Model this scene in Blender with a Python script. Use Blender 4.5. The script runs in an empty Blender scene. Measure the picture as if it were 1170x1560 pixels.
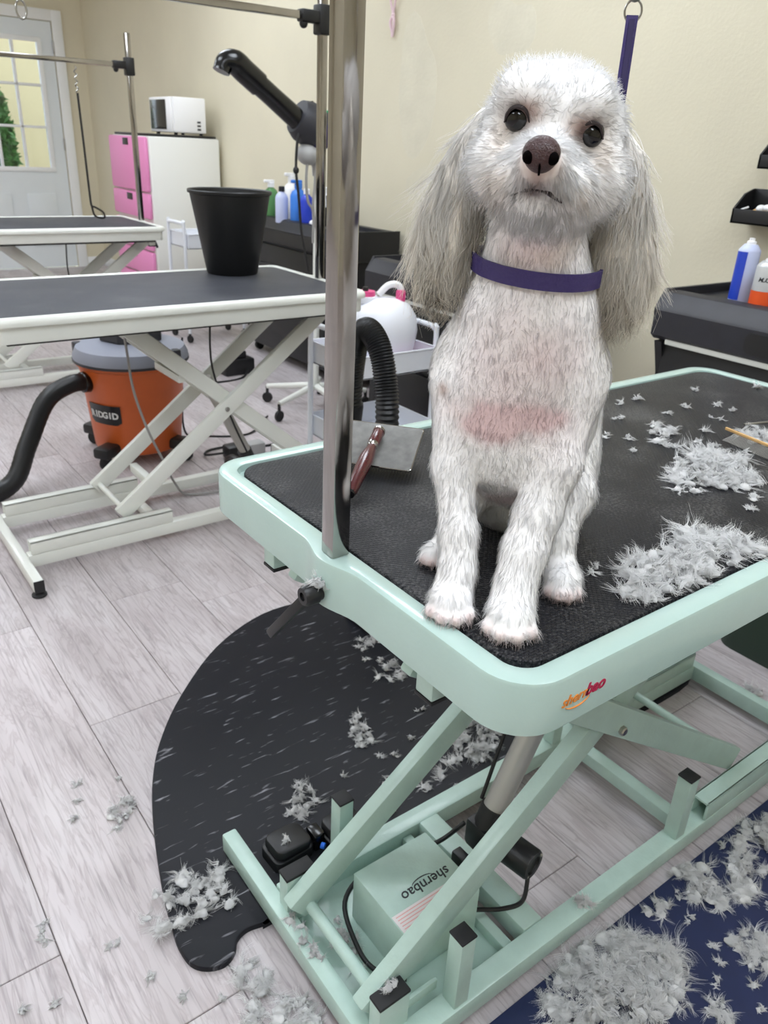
import bpy, bmesh, math, random
import numpy as np
from mathutils import Vector, Matrix
random.seed(7); RNG = np.random.default_rng(7)
scene = bpy.context.scene
COL = scene.collection
PI = math.pi

# ------------------------------------------------------------------ camera
cam = bpy.data.cameras.new('camera'); camo = bpy.data.objects.new('camera', cam); COL.objects.link(camo)
R_ = ((0.80134, -0.59639, 0.04667), (-0.22057, -0.36709, -0.90365), (0.55606, 0.71384, -0.42571))   # right, down, forward
camo.matrix_world = Matrix(((R_[0][0], -R_[1][0], -R_[2][0], 0.0), (R_[0][1], -R_[1][1], -R_[2][1], 0.0),
                            (R_[0][2], -R_[1][2], -R_[2][2], 1.22), (0, 0, 0, 1)))
cam.sensor_fit = 'VERTICAL'; cam.sensor_height = 36.0; cam.lens = 1190 / 1560 * 36.0
cam.clip_start = 0.02; cam.clip_end = 100
cam.dof.use_dof = True; cam.dof.focus_distance = 0.80; cam.dof.aperture_fstop = 13.0
scene.camera = camo

# ------------------------------------------------------------------ world, exposure
w = bpy.data.worlds.new('sky'); scene.world = w; w.use_nodes = True
bg = w.node_tree.nodes['Background']; bg.inputs[0].default_value = (0.80, 0.90, 1.0, 1); bg.inputs[1].default_value = 1.6
vs = scene.view_settings
vs.view_transform = 'Standard'; vs.look = 'None'; vs.exposure = 0.46; vs.gamma = 1.0; vs.use_curve_mapping = False
if hasattr(scene, 'cycles'): scene.cycles.max_bounces = 16; scene.cycles.diffuse_bounces = 12     # white hair needs many bounces
LIGHT_POWER = 9.0            # emission of the ceiling panels

# ------------------------------------------------------------------ materials
def lin(c):
    return tuple(((v / 255) / 12.92 if v / 255 <= 0.04045 else ((v / 255 + 0.055) / 1.055) ** 2.4) for v in c)
MATS = {}
def mat(name, rgb, rough=0.5, metal=0.0, noise=0.0, scale=20.0, bump=0.0, bscale=80.0, spec=0.5, coat=0.0, sheen=0.0, trans=0.0, stretch=(1, 1, 1), vary=0.0):
    m = bpy.data.materials.new(name); m.use_nodes = True; MATS[name] = m
    nt = m.node_tree; b = nt.nodes['Principled BSDF']; c = lin(rgb) + (1,)
    b.inputs['Base Color'].default_value = c; b.inputs['Roughness'].default_value = rough; b.inputs['Metallic'].default_value = metal
    b.inputs['Specular IOR Level'].default_value = spec; b.inputs['Coat Weight'].default_value = coat
    b.inputs['Sheen Weight'].default_value = sheen; b.inputs['Transmission Weight'].default_value = trans
    tc = nt.nodes.new('ShaderNodeTexCoord'); mp = nt.nodes.new('ShaderNodeMapping'); mp.inputs['Scale'].default_value = stretch
    nt.links.new(tc.outputs['Object'], mp.inputs[0])
    if noise > 0 or vary > 0:
        n = nt.nodes.new('ShaderNodeTexNoise'); n.inputs['Scale'].default_value = scale; n.inputs['Detail'].default_value = 5
        nt.links.new(mp.outputs[0], n.inputs['Vector'])
        mr = nt.nodes.new('ShaderNodeMapRange'); mr.inputs['From Min'].default_value = 0.3; mr.inputs['From Max'].default_value = 0.7
        mr.inputs['To Min'].default_value = 1 - noise; mr.inputs['To Max'].default_value = 1 + noise
        nt.links.new(n.outputs['Fac'], mr.inputs['Value'])
        hs = nt.nodes.new('ShaderNodeHueSaturation'); hs.inputs['Color'].default_value = c
        nt.links.new(mr.outputs[0], hs.inputs['Value'])
        if vary > 0:
            oi = nt.nodes.new('ShaderNodeObjectInfo'); r2 = nt.nodes.new('ShaderNodeMapRange')
            r2.inputs['To Min'].default_value = 1 - vary; r2.inputs['To Max'].default_value = 1 + vary
            nt.links.new(oi.outputs['Random'], r2.inputs['Value'])
            mu = nt.nodes.new('ShaderNodeMath'); mu.operation = 'MULTIPLY'
            nt.links.new(mr.outputs[0], mu.inputs[0]); nt.links.new(r2.outputs[0], mu.inputs[1]); nt.links.new(mu.outputs[0], hs.inputs['Value'])
        nt.links.new(hs.outputs[0], b.inputs['Base Color'])
    if bump > 0:
        n2 = nt.nodes.new('ShaderNodeTexNoise'); n2.inputs['Scale'].default_value = bscale; n2.inputs['Detail'].default_value = 3
        nt.links.new(mp.outputs[0], n2.inputs['Vector'])
        bp = nt.nodes.new('ShaderNodeBump'); bp.inputs['Strength'].default_value = bump; bp.inputs['Distance'].default_value = 0.01
        nt.links.new(n2.outputs['Fac'], bp.inputs['Height']); nt.links.new(bp.outputs[0], b.inputs['Normal'])
    return m

mat('wall', (211, 204, 182), 0.75, noise=0.045, scale=1.6, bump=0.12, bscale=90)
mat('spackle', (211, 205, 185), 0.8, noise=0.04, scale=9, bump=0.2, bscale=60)
mat('ceiling', (240, 240, 236), 0.9)
mat('white_paint', (236, 238, 240), 0.45, noise=0.015, scale=6)
mat('door_paint', (222, 228, 232), 0.45, noise=0.015, scale=5)
mat('mint', (174, 198, 191), 0.26, noise=0.03, scale=14, bump=0.03, bscale=160, coat=0.5)
mat('mint_base', (177, 202, 193), 0.36, noise=0.05, scale=30, bump=0.05, bscale=200, coat=0.15)
mat('white_metal', (226, 228, 222), 0.36, noise=0.02, scale=12, coat=0.15)
mat('cart_white', (228, 231, 238), 0.4)
mat('chrome', (168, 164, 160), 0.12, 1.0, noise=0.05, scale=25, bump=0.015, bscale=40)
mat('steel', (170, 168, 164), 0.28, 1.0)
mat('alu', (186, 184, 180), 0.38, 0.35)
mat('black_plastic', (26, 26, 28), 0.42, noise=0.15, scale=30)
mat('black_gloss', (10, 10, 11), 0.22)
mat('black_rubber', (24, 24, 26), 0.6)
mat('bin_black', (15, 15, 16), 0.48)
mat('toolbox', (38, 38, 45), 0.5, noise=0.12, scale=25, bump=0.05, bscale=300)
mat('chest_black', (24, 24, 27), 0.45, noise=0.1, scale=20)
mat('purple', (54, 42, 100), 0.42, bump=0.1, bscale=400)
mat('purple_dark', (38, 28, 76), 0.5)
mat('pink', (226, 140, 190), 0.45)
mat('pink_hot', (228, 82, 142), 0.4)
mat('cabinet_white', (228, 228, 224), 0.5)
mat('vac_orange', (205, 98, 44), 0.4, noise=0.05, scale=12)
mat('vac_grey', (140, 144, 158), 0.5)
mat('vac_dark', (48, 48, 54), 0.5)
mat('hose_black', (16, 16, 18), 0.42)
mat('navy_mat', (26, 36, 74), 0.62, noise=0.08, scale=40)
mat('burgundy', (74, 24, 27), 0.24, noise=0.18, scale=60, stretch=(1, 8, 1), coat=0.2)
mat('plate_grey', (104, 103, 100), 0.5, 0.0, noise=0.25, scale=70)
mat('label_white', (226, 218, 218), 0.5)
mat('label_pink', (226, 168, 164), 0.5)
mat('ink_black', (44, 46, 50), 0.5)
mat('ink_orange', (226, 140, 58), 0.5)
mat('ink_crimson', (178, 34, 74), 0.5)
mat('ink_white', (222, 222, 222), 0.5)
mat('can_blue', (36, 68, 190), 0.3)
mat('can_lightblue', (196, 204, 236), 0.3)
mat('can_orange', (226, 84, 30), 0.35)
mat('can_silver', (206, 208, 210), 0.28, 0.3)
mat('bottle_green', (86, 140, 84), 0.4)
mat('bottle_blue', (60, 128, 220), 0.35)
mat('bottle_deep', (34, 62, 190), 0.35)
mat('plastic_white', (240, 240, 242), 0.35)
mat('jug_white', (236, 238, 246), 0.35)
mat('yellow', (236, 222, 40), 0.4)
mat('tan_wood', (206, 166, 110), 0.5, noise=0.1, scale=60)
mat('cord_grey', (150, 148, 146), 0.5)
mat('cord_black', (22, 22, 24), 0.5)
mat('bin_green', (38, 56, 46), 0.55)
mat('grey_plastic', (170, 170, 170), 0.45)
mat('blue_led', (40, 110, 220), 0.3)
mat('green_led', (40, 150, 100), 0.3)
mat('twine_pink', (222, 196, 204), 0.8)
mat('leaf', (70, 122, 52), 0.5, noise=0.2, scale=30)
mat('flower', (236, 206, 60), 0.5)
mat('stucco', (214, 198, 158), 0.8, noise=0.04, scale=4)
mat('paving', (176, 172, 164), 0.8, noise=0.06, scale=5)
mat('floor_gap', (112, 106, 105), 0.8)
mat('microwave_glass', (34, 34, 36), 0.15)
mat('nose', (62, 36, 36), 0.33, bump=0.35, bscale=900)
mat('nostril', (6, 3, 3), 0.9, spec=0.05)
mat('eye', (10, 7, 6), 0.05)
mat('mouth', (40, 27, 26), 0.6)
mat('glass', (245, 250, 250), 0.02, trans=1.0)

def light_panel_mat():
    m = bpy.data.materials.new('light_panel'); m.use_nodes = True; MATS['light_panel'] = m
    nt = m.node_tree; nt.nodes.clear(); o = nt.nodes.new('ShaderNodeOutputMaterial'); e = nt.nodes.new('ShaderNodeEmission')
    e.inputs[0].default_value = (0.86, 0.925, 1.0, 1); e.inputs[1].default_value = LIGHT_POWER
    nt.links.new(e.outputs[0], o.inputs[0])
light_panel_mat()

def attr_mat(name, rough, sheen=0.0, sss=0.0, spec=0.3):
    m = bpy.data.materials.new(name); m.use_nodes = True; MATS[name] = m
    nt = m.node_tree; b = nt.nodes['Principled BSDF']; a = nt.nodes.new('ShaderNodeVertexColor'); a.layer_name = 'pigment'
    nt.links.new(a.outputs['Color'], b.inputs['Base Color']); b.inputs['Roughness'].default_value = rough
    b.inputs['Sheen Weight'].default_value = sheen; b.inputs['Specular IOR Level'].default_value = spec
attr_mat('dog_skin', 0.7); attr_mat('dog_fur', 0.6, spec=0.2); attr_mat('ear_fur', 0.6, spec=0.2)
mat('shorn_fur', (254.4, 253.6, 252.6), 0.65, spec=0.2)
def let_light_through(m, k):
    """hair passes part of the light on: mix in a translucent lobe of the same colour"""
    nt = m.node_tree; b = nt.nodes['Principled BSDF']; o = nt.nodes['Material Output']
    t = nt.nodes.new('ShaderNodeBsdfTranslucent'); x = nt.nodes.new('ShaderNodeMixShader'); x.inputs[0].default_value = k
    if b.inputs['Base Color'].links: nt.links.new(b.inputs['Base Color'].links[0].from_socket, t.inputs[0])
    else: t.inputs[0].default_value = b.inputs['Base Color'].default_value
    nt.links.new(b.outputs[0], x.inputs[1]); nt.links.new(t.outputs[0], x.inputs[2]); nt.links.new(x.outputs[0], o.inputs[0])
let_light_through(MATS['dog_fur'], 0.48); let_light_through(MATS['shorn_fur'], 0.45); let_light_through(MATS['ear_fur'], 0.62)

def wood_mat():
    m = mat('plank', (176, 168, 166), 0.42, vary=0.01); nt = m.node_tree; b = nt.nodes['Principled BSDF']
    tc = nt.nodes.new('ShaderNodeTexCoord'); oi = nt.nodes.new('ShaderNodeObjectInfo')
    add = nt.nodes.new('ShaderNodeVectorMath'); add.operation = 'ADD'
    mu = nt.nodes.new('ShaderNodeVectorMath'); mu.operation = 'SCALE'; mu.inputs['Scale'].default_value = 37.0
    cmb = nt.nodes.new('ShaderNodeCombineXYZ')
    nt.links.new(oi.outputs['Random'], cmb.inputs[0]); nt.links.new(oi.outputs['Random'], cmb.inputs[1])
    nt.links.new(cmb.outputs[0], mu.inputs[0]); nt.links.new(tc.outputs['Object'], add.inputs[0]); nt.links.new(mu.outputs[0], add.inputs[1])
    def nz(sc, st, det, dist=0.0):
        mp = nt.nodes.new('ShaderNodeMapping'); mp.inputs['Scale'].default_value = st
        n = nt.nodes.new('ShaderNodeTexNoise'); n.inputs['Scale'].default_value = sc; n.inputs['Detail'].default_value = det; n.inputs['Distortion'].default_value = dist
        nt.links.new(add.outputs[0], mp.inputs[0]); nt.links.new(mp.outputs[0], n.inputs['Vector']); return n
    big = nz(5, (1.6, 0.5, 1), 3, 0.6); grain = nz(60, (2.6, 0.10, 1), 5, 0.4); wave = nz(9, (3.2, 0.45, 1), 4, 2.2)
    def ramp(src, stops):
        r = nt.nodes.new('ShaderNodeValToRGB'); nt.links.new(src.outputs['Fac'], r.inputs[0])
        el = r.color_ramp.elements
        el[0].position, el[0].color = stops[0][0], lin(stops[0][1]) + (1,)
        el[1].position, el[1].color = stops[-1][0], lin(stops[-1][1]) + (1,)
        for p, c in stops[1:-1]:
            e = el.new(p); e.color = lin(c) + (1,)
        return r
    base = ramp(big, [(0.28, (178, 170, 171)), (0.5, (193, 185, 187)), (0.72, (204, 198, 200))])
    g = ramp(grain, [(0.32, (222, 220, 220)), (0.50, (255, 255, 255)), (0.7, (255, 255, 255))])
    wv = ramp(wave, [(0.40, (255, 255, 255)), (0.49, (236, 233, 233)), (0.54, (255, 255, 255))])
    def mul(a, c):
        x = nt.nodes.new('ShaderNodeMix'); x.data_type = 'RGBA'; x.blend_type = 'MULTIPLY'; x.inputs[0].default_value = 1.0
        nt.links.new(a.outputs[2] if a.bl_idname == 'ShaderNodeMix' else a.outputs[0], x.inputs[6]); nt.links.new(c.outputs[0], x.inputs[7]); return x
    x = mul(mul(base, g), wv)
    hs = nt.nodes.new('ShaderNodeHueSaturation'); nt.links.new(x.outputs[2], hs.inputs['Color'])
    r2 = nt.nodes.new('ShaderNodeMapRange'); r2.inputs['To Min'].default_value = 0.90; r2.inputs['To Max'].default_value = 1.08
    nt.links.new(oi.outputs['Random'], r2.inputs['Value']); nt.links.new(r2.outputs[0], hs.inputs['Value'])
    nt.links.new(hs.outputs[0], b.inputs['Base Color'])
    bp = nt.nodes.new('ShaderNodeBump'); bp.inputs['Strength'].default_value = 0.08; bp.inputs['Distance'].default_value = 0.003
    nt.links.new(grain.outputs['Fac'], bp.inputs['Height']); nt.links.new(bp.outputs[0], b.inputs['Normal'])
wood_mat()

def dots_mat(name, rgb, rough, pitch, depth, dust=0.0, strength=1.0):
    """rubber with small raised dots in staggered rows, with pale dust"""
    m = bpy.data.materials.new(name); m.use_nodes = True; MATS[name] = m
    nt = m.node_tree; b = nt.nodes['Principled BSDF']; b.inputs['Roughness'].default_value = rough; b.inputs['Specular IOR Level'].default_value = 0.28
    tc = nt.nodes.new('ShaderNodeTexCoord'); mp = nt.nodes.new('ShaderNodeMapping')
    mp.inputs['Rotation'].default_value = (0, 0, PI / 4); mp.inputs['Scale'].default_value = (1 / pitch,) * 3
    nt.links.new(tc.outputs['Object'], mp.inputs[0])
    v = nt.nodes.new('ShaderNodeTexVoronoi'); v.voronoi_dimensions = '2D'; v.inputs['Randomness'].default_value = 0; v.inputs['Scale'].default_value = 1.0
    nt.links.new(mp.outputs[0], v.inputs['Vector'])
    mr = nt.nodes.new('ShaderNodeMapRange'); mr.interpolation_type = 'SMOOTHSTEP'
    mr.inputs['From Min'].default_value = 0.30; mr.inputs['From Max'].default_value = 0.48; mr.inputs['To Min'].default_value = 1; mr.inputs['To Max'].default_value = 0
    nt.links.new(v.outputs['Distance'], mr.inputs['Value'])
    bp = nt.nodes.new('ShaderNodeBump'); bp.inputs['Strength'].default_value = strength; bp.inputs['Distance'].default_value = depth
    nt.links.new(mr.outputs[0], bp.inputs['Height']); nt.links.new(bp.outputs[0], b.inputs['Normal'])
    n = nt.nodes.new('ShaderNodeTexNoise'); n.inputs['Scale'].default_value = 9; n.inputs['Detail'].default_value = 6
    nt.links.new(tc.outputs['Object'], n.inputs['Vector'])
    n2 = nt.nodes.new('ShaderNodeTexNoise'); n2.inputs['Scale'].default_value = 260; n2.inputs['Detail'].default_value = 2
    nt.links.new(tc.outputs['Object'], n2.inputs['Vector'])
    mu = nt.nodes.new('ShaderNodeMath'); mu.operation = 'MULTIPLY'; nt.links.new(n.outputs['Fac'], mu.inputs[0]); nt.links.new(n2.outputs['Fac'], mu.inputs[1])
    r2 = nt.nodes.new('ShaderNodeMapRange'); r2.inputs['From Min'].default_value = 0.24; r2.inputs['From Max'].default_value = 0.42
    r2.inputs['To Max'].default_value = dust; nt.links.new(mu.outputs[0], r2.inputs['Value'])
    mx = nt.nodes.new('ShaderNodeMix'); mx.data_type = 'RGBA'; mx.inputs[6].default_value = lin(rgb) + (1,); mx.inputs[7].default_value = lin((190, 188, 186)) + (1,)
    nt.links.new(r2.outputs[0], mx.inputs[0]); nt.links.new(mx.outputs[2], b.inputs['Base Color'])
dots_mat('dotted_rubber', (30, 30, 34), 0.45, 0.0048, 0.0016, 0.16)
dots_mat('table_rubber', (62, 64, 71), 0.5, 0.0048, 0.0006, 0.06, 0.5)

def fleck_mat():
    """black marbled anti-fatigue mat with pale streaks lying in one direction"""
    m = bpy.data.materials.new('fleck_mat'); m.use_nodes = True; MATS['fleck_mat'] = m
    nt = m.node_tree; b = nt.nodes['Principled BSDF']; b.inputs['Roughness'].default_value = 0.5; b.inputs['Specular IOR Level'].default_value = 0.25
    tc = nt.nodes.new('ShaderNodeTexCoord'); mp = nt.nodes.new('ShaderNodeMapping')
    mp.inputs['Rotation'].default_value = (0, 0, 0.06); mp.inputs['Scale'].default_value = (15, 95, 1)
    nt.links.new(tc.outputs['Object'], mp.inputs[0])
    n = nt.nodes.new('ShaderNodeTexNoise'); n.inputs['Scale'].default_value = 1.0; n.inputs['Detail'].default_value = 3; n.inputs['Distortion'].default_value = 0.5
    nt.links.new(mp.outputs[0], n.inputs['Vector'])
    r = nt.nodes.new('ShaderNodeMapRange'); r.inputs['From Min'].default_value = 0.63; r.inputs['From Max'].default_value = 0.75; r.inputs['To Max'].default_value = 0.6
    nt.links.new(n.outputs['Fac'], r.inputs['Value'])
    mx = nt.nodes.new('ShaderNodeMix'); mx.data_type = 'RGBA'; mx.inputs[6].default_value = lin((25, 26, 32)) + (1,); mx.inputs[7].default_value = lin((176, 176, 184)) + (1,)
    nt.links.new(r.outputs[0], mx.inputs[0]); nt.links.new(mx.outputs[2], b.inputs['Base Color'])
fleck_mat()

# ------------------------------------------------------------------ mesh helpers
class MB:
    """collects shapes of ONE mesh"""
    def __init__(s): s.v = []; s.f = []
    def add(s, vs, fs):
        o = len(s.v); s.v += [tuple(p) for p in vs]; s.f += [tuple(i + o for i in f) for f in fs]; return s
    def box(s, lo, hi, bev=0.0, rot=None, about=None, seg=2):
        bm = bmesh.new(); bmesh.ops.create_cube(bm, size=1.0)
        c = [(a + b) / 2 for a, b in zip(lo, hi)]; d = [abs(b - a) for a, b in zip(lo, hi)]
        for v in bm.verts: v.co = Vector((v.co.x * d[0], v.co.y * d[1], v.co.z * d[2]))
        if bev > 0: bmesh.ops.bevel(bm, geom=list(bm.edges), offset=min(bev, min(d) * 0.45), segments=seg, affect='EDGES', profile=0.5)
        M = Matrix.Translation(c)
        if rot is not None: M = Matrix.Translation(Vector(about or c)) @ rot.to_4x4() @ Matrix.Translation(Vector(c) - Vector(about or c))
        bm.verts.index_update()
        s.add([M @ v.co for v in bm.verts], [[v.index for v in f.verts] for f in bm.faces]); bm.free(); return s
    def beam(s, a, b, wy, wz, bev=0.003, up=(0, 0, 1)):
        """rectangular bar from a to b; wy across, wz in the up plane"""
        a = Vector(a); b = Vector(b); x = (b - a).normalized(); y = Vector(up).cross(x).normalized(); z = x.cross(y)
        L = (b - a).length; t = MB().box((-L / 2, -wy / 2, -wz / 2), (L / 2, wy / 2, wz / 2), bev)
        M = Matrix((x, y, z)).transposed(); c = (a + b) / 2
        s.add([M @ Vector(v) + c for v in t.v], t.f); return s
    def tube(s, path, r, n=10, cap=True, closed=False, flat=None):
        P = [Vector(p) for p in path]; k = len(P); rs = r if isinstance(r, (list, tuple)) else [r] * k
        rings = []; prev = None
        for i in range(k):
            if closed: t = P[(i + 1) % k] - P[i - 1]
            else: t = P[min(i + 1, k - 1)] - P[max(i - 1, 0)]
            t.normalize()
            if prev is None:
                a = Vector((0, 0, 1)) if abs(t.z) < 0.9 else Vector((1, 0, 0)); nrm = (a - t * a.dot(t)).normalized()
            else: nrm = (prev - t * prev.dot(t)).normalized()
            prev = nrm; bn = t.cross(nrm)
            rings.append([P[i] + nrm * math.cos(2 * PI * j / n) * rs[i] * (flat[0] if flat else 1) + bn * math.sin(2 * PI * j / n) * rs[i] * (flat[1] if flat else 1) for j in range(n)])
        o = len(s.v); s.v += [tuple(p) for rg in rings for p in rg]
        for i in range(k if closed else k - 1):
            for j in range(n):
                i2 = (i + 1) % k
                s.f.append((o + i * n + j, o + i * n + (j + 1) % n, o + i2 * n + (j + 1) % n, o + i2 * n + j))
        if cap and not closed:
            s.f.append(tuple(o + j for j in reversed(range(n)))); s.f.append(tuple(o + (k - 1) * n + j for j in range(n)))
        return s
    def lathe(s, prof, c=(0, 0, 0), n=24, axis=(0, 0, 1), squash=1.0):
        """profile [(radius, height)] turned about axis through c"""
        ax = Vector(axis).normalized(); q = Vector((0, 0, 1)).rotation_difference(ax); o = len(s.v)
        for r, h in prof:
            for j in range(n):
                s.v.append(tuple(q @ Vector((r * math.cos(2 * PI * j / n), r * squash * math.sin(2 * PI * j / n), h)) + Vector(c)))
        k = len(prof)
        for i in range(k - 1):
            for j in range(n): s.f.append((o + i * n + j, o + i * n + (j + 1) % n, o + (i + 1) * n + (j + 1) % n, o + (i + 1) * n + j))
        if prof[0][0] > 1e-5: s.f.append(tuple(o + j for j in reversed(range(n))))
        if prof[-1][0] > 1e-5: s.f.append(tuple(o + (k - 1) * n + j for j in range(n)))
        return s
    def ball(s, c, r, n=16, m=10, rot=None):
        r = r if isinstance(r, (tuple, list)) else (r, r, r); vs = []; fs = []
        for i in range(m + 1):
            th = PI * i / m
            for j in range(n):
                p = Vector((r[0] * math.sin(th) * math.cos(2 * PI * j / n), r[1] * math.sin(th) * math.sin(2 * PI * j / n), r[2] * math.cos(th)))
                if rot is not None: p = rot @ p
                vs.append(p + Vector(c))
        for i in range(m):
            for j in range(n): fs.append((i * n + j, (i + 1) * n + j, (i + 1) * n + (j + 1) % n, i * n + (j + 1) % n))
        return s.add(vs, fs)
    def slab(s, outline, z0, z1, bev=0.0):
        """flat slab over an outline [(x, y)] (counter-clockwise), optional rounded rim"""
        n = len(outline); c = Vector((sum(p[0] for p in outline) / n, sum(p[1] for p in outline) / n))
        def ring(inset, z):
            out = []
            for i, p in enumerate(outline):
                a = Vector(outline[i - 1]); b = Vector(outline[(i + 1) % n]); t = (b - a).normalized(); nm = Vector((t.y, -t.x))
                out.append((p[0] - nm.x * inset, p[1] - nm.y * inset, z))
            return out
        lv = [(0, z0)] + ([(0, z1 - bev), (bev * 0.3, z1 - bev * 0.3), (bev, z1)] if bev else [(0, z1)])
        o = len(s.v)
        for ins, z in lv: s.v += ring(ins, z)
        for i in range(len(lv) - 1):
            for j in range(n): s.f.append((o + i * n + j, o + i * n + (j + 1) % n, o + (i + 1) * n + (j + 1) % n, o + (i + 1) * n + j))
        s.f.append(tuple(o + j for j in reversed(range(n)))); s.f.append(tuple(o + (len(lv) - 1) * n + j for j in range(n)))
        return s
    def xf(s, M):
        s.v = [tuple(M @ Vector(p)) for p in s.v]; return s
    def build(s, name, m, parent=None, off=(0, 0, 0), smooth=35):
        me = bpy.data.meshes.new(name); me.from_pydata([(p[0] - off[0], p[1] - off[1], p[2] - off[2]) for p in s.v], [], s.f); me.update()
        bm = bmesh.new(); bm.from_mesh(me); bmesh.ops.recalc_face_normals(bm, faces=bm.faces); bm.to_mesh(me); bm.free()
        if smooth:
            me.polygons.foreach_set('use_smooth', [True] * len(me.polygons)); me.set_sharp_from_angle(angle=math.radians(smooth))
        me.materials.append(MATS[m]); o = bpy.data.objects.new(name, me); COL.objects.link(o)
        if parent is not None: o.parent = parent
        return o

def tag(o, label, cat, group=None):
    o['label'] = label; o['category'] = cat
    if group: o['group'] = group
    return o
def thing(name, label, cat, loc=(0, 0, 0), rz=0.0, group=None):
    o = bpy.data.objects.new(name, None); COL.objects.link(o); o.location = loc; o.rotation_euler = (0, 0, rz); o.empty_display_size = 0.05
    return tag(o, label, cat, group)
def solo(name, mb, m, label, cat, loc=None, group=None, smooth=35):
    """a thing that is one mesh, shapes given in world coordinates, origin moved to its base"""
    if loc is None:
        a = np.array(mb.v); loc = ((a[:, 0].min() + a[:, 0].max()) / 2, (a[:, 1].min() + a[:, 1].max()) / 2, a[:, 2].min())
    o = mb.build(name, m, None, loc, smooth); o.location = loc
    return tag(o, label, cat, group)
def structure(o): o['kind'] = 'structure'; return o
def rrect(x0, y0, x1, y1, r, n=6):
    pts = []
    for cx, cy, a in ((x1 - r, y0 + r, -PI / 2), (x1 - r, y1 - r, 0), (x0 + r, y1 - r, PI / 2), (x0 + r, y0 + r, PI)):
        for i in range(n + 1): pts.append((cx + r * math.cos(a + PI / 2 * i / n), cy + r * math.sin(a + PI / 2 * i / n)))
    return pts
def smooth_path(pts, k=8):
    """Catmull-Rom through the points"""
    P = [Vector(p) for p in pts]; P = [P[0] * 2 - P[1]] + P + [P[-1] * 2 - P[-2]]; out = []
    for i in range(1, len(P) - 2):
        a, b, c, d = P[i - 1:i + 3]
        for j in range(k):
            t = j / k
            out.append(0.5 * ((2 * b) + (c - a) * t + (2 * a - 5 * b + 4 * c - d) * t * t + (3 * b - a - 3 * c + d) * t ** 3))
    out.append(P[-2]); return out
def text_mesh(name, body, size, m, parent, M, shear=0.0, extrude=0.0004, bold=0.0, spacing=1.0, smooth=None):
    cu = bpy.data.curves.new(name, 'FONT'); cu.body = body; cu.size = size; cu.shear = shear; cu.extrude = extrude; cu.offset = bold
    cu.align_x = 'CENTER'; cu.align_y = 'CENTER'; cu.space_character = spacing; cu.resolution_u = 3
    t = bpy.data.objects.new(name, cu); COL.objects.link(t)
    me = bpy.data.meshes.new_from_object(t.evaluated_get(bpy.context.evaluated_depsgraph_get()))
    bpy.data.objects.remove(t); me.transform(M); me.materials.clear(); me.materials.append(MATS[m]); me.name = name
    o = bpy.data.objects.new(name, me); COL.objects.link(o); o.parent = parent; return o
def frame_matrix(o, x, y):
    """matrix whose local x, y run along the given directions"""
    x = Vector(x).normalized(); y = Vector(y).normalized(); z = x.cross(y)
    return Matrix.Translation(Vector(o)) @ Matrix((x, y, z)).transposed().to_4x4()
def np_mesh(name, V, quads, m, parent=None, colors=None, smooth=True, normals=None):
    me = bpy.data.meshes.new(name); V = np.ascontiguousarray(V, np.float32); nq = len(quads)
    me.vertices.add(len(V)); me.vertices.foreach_set('co', V.ravel())
    me.loops.add(nq * 4); me.loops.foreach_set('vertex_index', np.ascontiguousarray(quads, np.int32).ravel())
    me.polygons.add(nq); me.polygons.foreach_set('loop_start', np.arange(nq, dtype=np.int32) * 4)
    me.polygons.foreach_set('loop_total', np.full(nq, 4, np.int32))
    if smooth: me.polygons.foreach_set('use_smooth', np.ones(nq, bool))
    me.update(calc_edges=True)
    if colors is not None:
        at = me.color_attributes.new('pigment', 'FLOAT_COLOR', 'POINT')
        at.data.foreach_set('color', np.concatenate([colors, np.ones((len(colors), 1))], 1).astype(np.float32).ravel())
    if normals is not None: me.normals_split_custom_set_from_vertices(np.ascontiguousarray(normals, np.float32))   # soft hair shading: normals follow the coat
    me.materials.append(MATS[m]); o = bpy.data.objects.new(name, me); COL.objects.link(o)
    if parent is not None: o.parent = parent
    return o
def strands(paths, rad, tip=0.25):
    """three-sided tapered hairs along paths (N, S, 3) -> verts, quads"""
    N, S, _ = paths.shape
    t = np.gradient(paths, axis=1); t /= np.linalg.norm(t, axis=2, keepdims=True) + 1e-9
    ref = RNG.normal(size=(N, 1, 3)); a = np.cross(t, ref); a /= np.linalg.norm(a, axis=2, keepdims=True) + 1e-9; b = np.cross(t, a)
    r = np.asarray(rad).reshape(-1, 1, 1) * np.linspace(1, tip, S).reshape(1, S, 1)
    V = np.stack([paths + r * (a * math.cos(k * 2 * PI / 3) + b * math.sin(k * 2 * PI / 3)) for k in range(3)], axis=2)
    idx = np.arange(N * S * 3).reshape(N, S, 3)
    q = np.stack([np.stack([idx[:, :-1, k], idx[:, :-1, (k + 1) % 3], idx[:, 1:, (k + 1) % 3], idx[:, 1:, k]], -1) for k in range(3)], axis=2)
    return V.reshape(-1, 3), q.reshape(-1, 4)
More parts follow.
